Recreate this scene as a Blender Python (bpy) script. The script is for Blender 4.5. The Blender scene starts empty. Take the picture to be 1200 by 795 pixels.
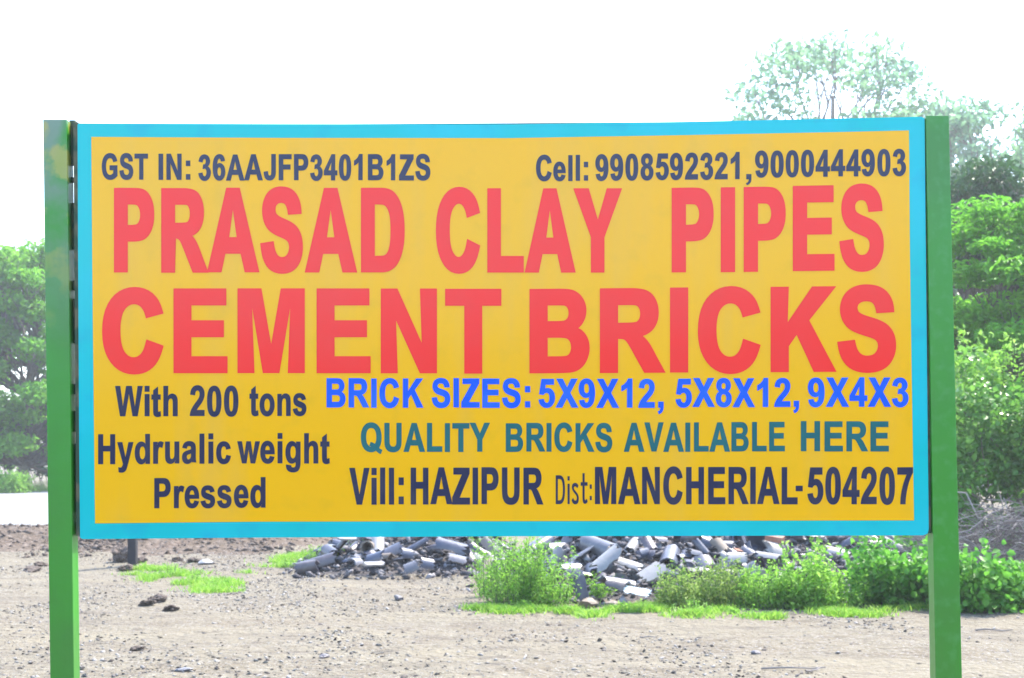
import bpy, bmesh, math, random
import numpy as np
from mathutils import Vector, Matrix
from mathutils import noise as mnoise
from mathutils.geometry import tessellate_polygon
R = math.radians
random.seed(7); rng = np.random.default_rng(11)
sc = bpy.context.scene
COL = sc.collection

# ---------------------------------------------------------------- camera, sky, sun, exposure
EYE, HZ, F = 1.6, 535.0, 1600.0            # eye height, horizon row and focal length of the photograph (px)
cam = bpy.data.cameras.new('camera'); camo = bpy.data.objects.new('camera', cam); COL.objects.link(camo)
camo.location = (0, 0, EYE); camo.rotation_euler = (R(90), 0, 0)
cam.sensor_width = 36; cam.lens = 48; cam.shift_y = 137.5/1200
cam.clip_start = .05; cam.clip_end = 3000
cam.dof.use_dof = True; cam.dof.focus_distance = 3.9; cam.dof.aperture_fstop = 9
sc.camera = camo

SUN_EL, SUN_AZ = 56.0, 40.0                # azimuth: degrees to the right of the view direction, behind the board
w = bpy.data.worlds.new('World'); sc.world = w; w.use_nodes = True
nt = w.node_tree; bgn = nt.nodes['Background']
sk = nt.nodes.new('ShaderNodeTexSky'); sk.sky_type = 'NISHITA'; sk.sun_disc = False
sk.sun_elevation = R(SUN_EL); sk.sun_rotation = R(SUN_AZ)
sk.altitude = 200; sk.air_density = 1.0; sk.dust_density = 1.5; sk.ozone_density = 1.0
nt.links.new(sk.outputs[0], bgn.inputs[0]); bgn.inputs[1].default_value = 0.15
sun = bpy.data.lights.new('sun', 'SUN'); suno = bpy.data.objects.new('sun', sun); COL.objects.link(suno)
sun.energy = 2.3; sun.angle = R(.5); sun.color = (1, .93, .82)
sd = Vector((math.sin(R(SUN_AZ))*math.cos(R(SUN_EL)), math.cos(R(SUN_AZ))*math.cos(R(SUN_EL)), math.sin(R(SUN_EL))))
suno.rotation_euler = sd.to_track_quat('Z', 'Y').to_euler()
vs = sc.view_settings; vs.view_transform = 'Standard'; vs.look = 'None'; vs.gamma = 1; vs.exposure = 2.32
sc.render.resolution_x = 1024; sc.render.resolution_y = 678

def G(px, py, z=0.0):                       # the ground point seen at a pixel of the photograph
    d = F*(EYE-z)/(py-HZ); return Vector(((px-600)/F*d, d, z))
def W(px, py, d):                           # the point seen at a pixel, d metres ahead
    return Vector(((px-600)/F*d, d, EYE-(py-HZ)/F*d))

# ---------------------------------------------------------------- helpers
def tag(o, label=None, cat=None, group=None, kind=None):
    if label: o['label'] = label
    if cat: o['category'] = cat
    if group: o['group'] = group
    if kind: o['kind'] = kind
    return o
def empty(name, loc=(0, 0, 0), rz=0):
    o = bpy.data.objects.new(name, None); COL.objects.link(o); o.location = loc; o.rotation_euler = (0, 0, rz)
    o.empty_display_size = .2; return o
def link(name, me, mat=None, parent=None, loc=None, rot=None):
    o = bpy.data.objects.new(name, me); COL.objects.link(o)
    if mat is not None and not me.materials: me.materials.append(mat)
    if parent: o.parent = parent
    if loc is not None: o.location = loc
    if rot is not None: o.rotation_euler = rot
    return o
def pymesh(name, verts, faces, smooth=False, tint=None):
    me = bpy.data.meshes.new(name)
    me.from_pydata([tuple(v) for v in verts], [], faces)
    if smooth: me.polygons.foreach_set('use_smooth', [True]*len(me.polygons))
    me.update(); return me
def npmesh(name, verts, faces, tint=None, smooth=False):
    """verts (n,3), faces (m,k) numpy; tint (m,) stored per face"""
    me = bpy.data.meshes.new(name); m, k = faces.shape
    me.vertices.add(len(verts)); me.vertices.foreach_set('co', np.ascontiguousarray(verts, dtype=np.float32).ravel())
    me.loops.add(m*k); me.loops.foreach_set('vertex_index', np.ascontiguousarray(faces, dtype=np.int32).ravel())
    me.polygons.add(m); me.polygons.foreach_set('loop_start', np.arange(0, m*k, k, dtype=np.int32))
    if smooth: me.polygons.foreach_set('use_smooth', np.ones(m, dtype=bool))
    if tint is not None:
        a = me.attributes.new('tint', 'FLOAT', 'FACE'); a.data.foreach_set('value', np.asarray(tint, dtype=np.float32))
    me.update(calc_edges=True); return me
def bm_mesh(name, bm, smooth=False):
    me = bpy.data.meshes.new(name); bm.normal_update(); bm.to_mesh(me); bm.free()
    if smooth: me.polygons.foreach_set('use_smooth', [True]*len(me.polygons))
    return me
def bm_box(bm, lo, hi, bevel=0):
    r = bmesh.ops.create_cube(bm, size=1)
    c = [(a+b)/2 for a, b in zip(lo, hi)]; s = [b-a for a, b in zip(lo, hi)]
    for v in r['verts']: v.co = Vector([v.co[i]*s[i]+c[i] for i in range(3)])
    if bevel:
        es = list({e for v in r['verts'] for e in v.link_edges})
        bmesh.ops.bevel(bm, geom=es, offset=bevel, segments=2, affect='EDGES', profile=.6)

def vnoise(x, y, s=1.0, seed=0):            # 2-D value noise, -1..1
    x = np.asarray(x, dtype=float)/s+seed*17.13+1000; y = np.asarray(y, dtype=float)/s+seed*9.7+1000
    xi = np.floor(x).astype(np.int64); yi = np.floor(y).astype(np.int64); fx = x-xi; fy = y-yi
    fx = fx*fx*(3-2*fx); fy = fy*fy*(3-2*fy)
    def h(a, b):
        n = (a*374761393+b*668265263+seed*1442695) & 0xffffffff
        n = ((n ^ (n >> 13))*1274126177) & 0xffffffff
        return ((n ^ (n >> 16)) & 0xffff)/32767.5-1
    return (h(xi, yi)*(1-fx)+h(xi+1, yi)*fx)*(1-fy)+(h(xi, yi+1)*(1-fx)+h(xi+1, yi+1)*fx)*fy

# ---------------------------------------------------------------- materials
def mat(name, base, rough=.6, spec=.5, noise=None, tint=None, bump=None, coat=0, ior=1.5, translucent=0, extra=None):
    """noise=(scale, other colour, amount); tint = second colour mixed by the face attribute; bump=(scale, distance)"""
    m = bpy.data.materials.new(name); m.use_nodes = True; n = m.node_tree.nodes; L = m.node_tree.links
    p = n['Principled BSDF']; p.inputs['Roughness'].default_value = rough; p.inputs['IOR'].default_value = ior
    p.inputs['Specular IOR Level'].default_value = spec; p.inputs['Coat Weight'].default_value = coat
    p.inputs['Coat Roughness'].default_value = .25
    rgb = n.new('ShaderNodeRGB'); rgb.outputs[0].default_value = (*base, 1); cur = rgb.outputs[0]
    tc = n.new('ShaderNodeTexCoord')
    def mix(a, b, fac):
        x = n.new('ShaderNodeMix'); x.data_type = 'RGBA'
        if isinstance(fac, float): x.inputs[0].default_value = fac
        else: L.new(fac, x.inputs[0])
        L.new(a, x.inputs[6])
        if isinstance(b, tuple): x.inputs[7].default_value = (*b, 1)
        else: L.new(b, x.inputs[7])
        return x.outputs[2]
    def nz(scale, lo=.35, hi=.65, detail=5, coords='Object'):
        t = n.new('ShaderNodeTexNoise'); t.inputs['Scale'].default_value = scale; t.inputs['Detail'].default_value = detail
        L.new(tc.outputs[coords], t.inputs['Vector'])
        r = n.new('ShaderNodeMapRange'); r.inputs[1].default_value = lo; r.inputs[2].default_value = hi
        L.new(t.outputs[0], r.inputs[0]); return r.outputs[0]
    if tint:
        a = n.new('ShaderNodeAttribute'); a.attribute_name = 'tint'
        cur = mix(cur, tint, a.outputs['Fac'])
    if noise:
        for (s, c, amt, lo, hi) in (noise if isinstance(noise, list) else [noise]):
            f = nz(s, lo, hi); mu = n.new('ShaderNodeMath'); mu.operation = 'MULTIPLY'; L.new(f, mu.inputs[0]); mu.inputs[1].default_value = amt
            mu.use_clamp = True
            cur = mix(cur, c, mu.outputs[0])
    if extra: cur = extra(n, L, tc, mix, nz, cur, p)
    L.new(cur, p.inputs['Base Color'])
    if bump:
        b = n.new('ShaderNodeBump'); b.inputs['Distance'].default_value = bump[1]; b.inputs['Strength'].default_value = 1
        L.new(nz(bump[0], 0, 1), b.inputs['Height']); L.new(b.outputs[0], p.inputs['Normal'])
    if translucent:
        t = n.new('ShaderNodeBsdfTranslucent'); L.new(cur, t.inputs[0])
        hs = n.new('ShaderNodeHueSaturation'); hs.inputs['Value'].default_value = 1.35; L.new(cur, hs.inputs['Color']); L.new(hs.outputs[0], t.inputs[0])
        ms = n.new('ShaderNodeMixShader'); ms.inputs[0].default_value = translucent
        L.new(p.outputs[0], ms.inputs[1]); L.new(t.outputs[0], ms.inputs[2]); L.new(ms.outputs[0], n['Material Output'].inputs[0])
    return m

M = {}
BR = dict(rough=.20, spec=.36, bump=(3, .0012))
def dirty(n, L, tc, mix, nz, cur, p):       # faint streaky grime on the sheet
    mp = n.new('ShaderNodeMapping'); mp.inputs['Scale'].default_value = (3, 3, .5); L.new(tc.outputs['Object'], mp.inputs[0])
    t = n.new('ShaderNodeTexNoise'); t.inputs['Scale'].default_value = 2.2; t.inputs['Detail'].default_value = 7; L.new(mp.outputs[0], t.inputs[0])
    r = n.new('ShaderNodeMapRange'); r.inputs[1].default_value = .5; r.inputs[2].default_value = .8; r.inputs[3].default_value = 0; r.inputs[4].default_value = .22
    L.new(t.outputs[0], r.inputs[0]); return mix(cur, (.55, .40, .16), r.outputs[0])
M['yellow'] = mat('yellow_paint', (.93, .465, .001), noise=[(1.6, (.88, .47, .012), .6, .45, .7), (14, (.78, .42, .008), .4, .55, .75)], extra=dirty, **BR)
M['cyan'] = mat('cyan_paint', (.001, .49, .49), noise=[(2.2, (.012, .51, .60), .6, .45, .6), (11, (.01, .33, .48), .4, .55, .72)], **BR)
M['red'] = mat('red_paint', (.96, .034, .026), noise=(5, (.88, .05, .04), .5, .45, .7), **BR)
M['navy'] = mat('navy_paint', (.026, .028, .07), noise=(9, (.06, .055, .08), .6, .45, .7), **BR)
M['blue'] = mat('blue_paint', (.008, .10, .86), noise=(9, (.04, .18, .80), .6, .45, .7), **BR)
M['teal'] = mat('teal_paint', (.018, .125, .135), noise=(9, (.03, .17, .17), .6, .45, .7), **BR)
def worn_top(n, L, tc, mix, nz, cur, p):    # old grey and yellow primer showing through near the top of the post
    s = n.new('ShaderNodeSeparateXYZ'); L.new(tc.outputs['Object'], s.inputs[0])
    r = n.new('ShaderNodeMapRange'); r.inputs[1].default_value = 1.9; r.inputs[2].default_value = 2.75; L.new(s.outputs[2], r.inputs[0])
    a = nz(6, .36, .52); mu = n.new('ShaderNodeMath'); mu.operation = 'MULTIPLY'; L.new(a, mu.inputs[0]); L.new(r.outputs[0], mu.inputs[1])
    c = mix(cur, (.20, .25, .20), mu.outputs[0])
    b = nz(9, .52, .60); mv = n.new('ShaderNodeMath'); mv.operation = 'MULTIPLY'; L.new(b, mv.inputs[0]); L.new(r.outputs[0], mv.inputs[1])
    return mix(c, (.42, .36, .06), mv.outputs[0])
M['post'] = mat('green_gloss_paint', (.04, .255, .02), rough=.30, spec=.6, noise=[(3, (.045, .21, .025), .8, .45, .6), (30, (.09, .31, .09), .4, .5, .7)], bump=(25, .0008))
M['post_worn'] = mat('worn_green_paint', (.04, .255, .02), rough=.32, spec=.6, noise=[(3, (.045, .21, .025), .8, .45, .6)], bump=(25, .0012), extra=worn_top)
M['frame'] = mat('dark_green_frame', (.035, .07, .035), rough=.6, noise=(18, (.16, .13, .07), .8, .5, .65))
def streaks(n, L, tc, mix, nz, cur, p):     # tyre-dragged streaks running along the track
    for (sc3, c, lo, hi, am) in (((.35, 1.1, 1), (.196, .172, .122), .45, .7, .8), ((.6, 2.2, 1), (.115, .098, .078), .52, .72, .6), ((2.6, 7, 3), (.09, .075, .06), .56, .68, .65)):
        mp = n.new('ShaderNodeMapping'); mp.inputs['Scale'].default_value = sc3; L.new(tc.outputs['Object'], mp.inputs[0])
        t = n.new('ShaderNodeTexNoise'); t.inputs['Scale'].default_value = 1.0; t.inputs['Detail'].default_value = 6; t.inputs['Distortion'].default_value = .8; L.new(mp.outputs[0], t.inputs[0])
        r_ = n.new('ShaderNodeMapRange'); r_.inputs[1].default_value = lo; r_.inputs[2].default_value = hi; r_.inputs[4].default_value = am
        L.new(t.outputs[0], r_.inputs[0]); cur = mix(cur, c, r_.outputs[0])
    return cur
M['soil'] = mat('soil', (.152, .130, .092), rough=.95, spec=.2,
    noise=[(.35, (.166, .146, .104), .8, .4, .6), (1.7, (.125, .101, .068), .75, .48, .68), (5, (.186, .168, .128), .7, .5, .66), (18, (.085, .065, .055), .7, .55, .68), (40, (.30, .285, .27), .75, .56, .66), (55, (.07, .055, .05), .7, .58, .68)],
    bump=(14, .05), extra=streaks)
M['berm'] = mat('turned_earth', (.105, .080, .058), rough=.95, spec=.2,
    noise=[(2, (.11, .08, .06), .7, .45, .6), (9, (.21, .17, .14), .7, .5, .66), (30, (.07, .055, .045), .7, .55, .68)], bump=(12, .07))
M['road'] = mat('pale_road', (.20, .21, .215), rough=.85, noise=[(.25, (.245, .25, .255), .8, .4, .6), (2, (.165, .17, .175), .6, .5, .7), (12, (.14, .14, .14), .5, .55, .7)])
M['stone'] = mat('stones', (.065, .052, .045), rough=.9, spec=.2, tint=(.30, .285, .265))
M['clod'] = mat('earth_clod', (.10, .075, .06), rough=.95, noise=(9, (.17, .135, .11), .8, .45, .65), bump=(14, .02))
def glaze(name, a, b, **k): return mat(name, a, rough=.36, spec=.55, noise=[(6, b, .7, .42, .62), (2.2, (.20, .17, .145), .5, .5, .68)], bump=(30, .003), **k)
M['clay_blue'] = glaze('blue_grey_glazed_clay', (.062, .070, .105), (.10, .108, .145))
M['clay_dark'] = glaze('dark_glazed_clay', (.05, .045, .06), (.10, .09, .11))
M['clay_grey'] = glaze('grey_glazed_clay', (.11, .11, .13), (.165, .16, .175))
M['clay_pale'] = mat('dusty_clay', (.28, .27, .27), rough=.5, spec=.5, noise=[(5, (.23, .22, .23), .7, .45, .65)], bump=(25, .003))
M['clay_buff'] = mat('buff_clay', (.20, .16, .125), rough=.7, noise=[(5, (.15, .115, .09), .7, .45, .65)])
M['brick'] = mat('red_brick', (.34, .15, .10), rough=.9, noise=(20, (.42, .24, .18), .7, .45, .65), bump=(40, .004))
M['rubble'] = mat('rubble', (.035, .03, .035), rough=.9, tint=(.26, .25, .26))
M['heap'] = mat('heap_soil', (.045, .038, .038), rough=.95, noise=(8, (.10, .085, .08), .7, .45, .65), bump=(10, .05))
def leafm(name, a, b, tr=.45, rough=.5): return mat(name, a, rough=rough, spec=.35, tint=b, translucent=tr)
M['weed'] = leafm('weed_leaves', (.14, .34, .025), (.27, .46, .09), tr=.5)
M['weed_dry'] = leafm('olive_weed_leaves', (.13, .25, .035), (.27, .36, .10), tr=.5)
M['broad'] = leafm('broad_leaves', (.06, .23, .02), (.15, .36, .05))
M['grass'] = leafm('grass_blades', (.10, .30, .015), (.30, .44, .08), tr=.5)
M['tree_lime'] = leafm('fresh_green_leaves', (.09, .30, .02), (.18, .42, .04), tr=.5)
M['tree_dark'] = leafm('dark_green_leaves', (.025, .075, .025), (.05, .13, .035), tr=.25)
M['tree_mid'] = leafm('mid_green_leaves', (.09, .27, .02), (.20, .42, .045), tr=.52)
M['tree_glare'] = leafm('glare_washed_leaves', (.08, .19, .12), (.17, .32, .14), tr=.55)  # sky glare put into the leaf colour, greens bleached to look washed out
M['vine'] = leafm('creeper_leaves', (.055, .19, .02), (.16, .34, .06), tr=.4, rough=.36)
M['bark'] = mat('bark', (.13, .10, .08), rough=.9, noise=(6, (.22, .19, .16), .7, .45, .65), bump=(15, .01))
M['stem'] = mat('green_stem', (.09, .17, .04), rough=.7)
M['stick'] = mat('dry_sticks', (.09, .07, .06), rough=.85, tint=(.36, .32, .30))
M['pole'] = mat('dark_pole', (.012, .010, .016), rough=.6, noise=(9, (.03, .028, .03), .6, .45, .65))
M['plastic'] = mat('pale_blue_plastic', (.42, .55, .62), rough=.35)

# ---------------------------------------------------------------- terrain
def heap_h(x, y):                           # the two heaps of broken pipe
    h = 0
    for cx, cy, sx, sy, a in HEAPS: h = np.maximum(h, a*np.exp(-(np.abs((x-cx)/sx)**2.6+np.abs((y-cy)/sy)**2.6)))
    return h
HEAPS = [(-1.45, 20.4, 1.25, 1.75, .80), (1.75, 17.9, 1.5, 2.2, .95), (4.1, 18.6, 1.35, 1.9, .80)]
def berm_h(x, y):
    c = 24.3+.6*vnoise(x, y*0, 3, 3)
    end = 1/(1+np.exp((x+3.6)*2.6))
    hgt = .30+.09*vnoise(x, y*0, 1.6, 5)+.18*np.exp(-((x+5)/2.2)**2)
    near = 1/(1+np.exp((x+10.2)*1.5))
    s = np.where(y < c, 1.8+1.6*near, 1.3)
    return end*hgt*np.exp(-((y-c)/s)**2)
def ground_h(x, y):
    b = berm_h(x, y)
    fade = np.clip((34-y)/6, 0, 1)*np.clip((y-2)/4, .2, 1)
    rough = .35+np.clip(b/.2, 0, 1)*1.3+.5*np.clip(vnoise(x, y, 2.3, 8), 0, 1)
    n = .03*vnoise(x, y, 1.8, 1)+.018*rough*vnoise(x, y, .5, 2)+.016*rough*vnoise(x, y, .19, 4)+.008*rough*vnoise(x, y, .09, 6)
    lump = .10*np.exp(-(((x+.0)/.0001)**2)) if False else 0
    mound = .16*np.exp(-(((x+2.55)/.8)**2+((y-16.3)/.45)**2))*0+.13*np.exp(-(((x+.2)/.7)**2+((y-17.3)/.5)**2))
    return (n+mound)*fade+b+.9*np.clip(heap_h(x, y)-.06, 0, 9)*1.0

rows = np.concatenate([[-500, -120, -40, -12, 0, 3, 6, 8], F*EYE/(np.linspace(805, 618, 330)-HZ), [32, 33.5, 35, 38, 42, 48, 56, 66, 80, 110, 180, 500]])
uu = np.linspace(-1, 1, 640)
X = []; Y = []
for d in rows:
    hw = .42*abs(d)+2.2
    X.append(np.concatenate([[-520, -hw-25], uu*hw, [hw+25, 520]])); Y.append(np.full(len(uu)+4, d))
X = np.array(X); Y = np.array(Y); Z = ground_h(X, Y)
nr, nc = X.shape
idx = np.arange(nr*nc).reshape(nr, nc)
faces = np.stack([idx[:-1, :-1], idx[:-1, 1:], idx[1:, 1:], idx[1:, :-1]], -1).reshape(-1, 4)
me = npmesh('ground', np.stack([X, Y, Z], -1).reshape(-1, 3), faces, smooth=True)
me.materials.append(M['soil']); me.materials.append(M['berm']); me.materials.append(M['heap'])
fc = np.stack([X, Y], -1).reshape(-1, 2)[faces].mean(1)
mi = np.zeros(len(faces), dtype=np.int32)
mi[(berm_h(fc[:, 0], fc[:, 1])+.05*vnoise(fc[:, 0], fc[:, 1], .5, 9)) > .055] = 1
mi[(heap_h(fc[:, 0], fc[:, 1])+.03*vnoise(fc[:, 0], fc[:, 1], .3, 9)) > .10] = 2
me.polygons.foreach_set('material_index', mi)
tag(link('ground', me), kind='structure')
def gz(x, y): return float(ground_h(np.array([x]), np.array([y]))[0])

def hit(px, py, d0=9.0):
    d = d0
    while d < 60:
        p = W(px, py, d)
        if p.z <= gz(p.x, p.y): return Vector((p.x, p.y, gz(p.x, p.y)))
        d += .06
    return G(px, py)

# road leaving to the right behind the board
rv = []; rf = []
path = [(-10.7, 25.5, -40, 25.5), (-10.6, 28, -36, 32), (-9.6, 34, -32, 40), (-7.4, 42, -27.6, 48), (-4, 52, -22.3, 59.5), (1, 64, -17.6, 72), (8, 80, -11, 90), (20, 104, 2, 116)]
for i, (x1, y1, x2, y2) in enumerate(path):
    for k in range(9):
        t = k/8; rv.append((x1+(x2-x1)*t, y1+(y2-y1)*t, .035+.05*math.sin(t*math.pi)))
    if i:
        for k in range(8): a = (i-1)*9+k; rf.append((a, a+9, a+10, a+1))
tag(link('road', pymesh('road', rv, rf, True), M['road']), kind='structure')

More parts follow.
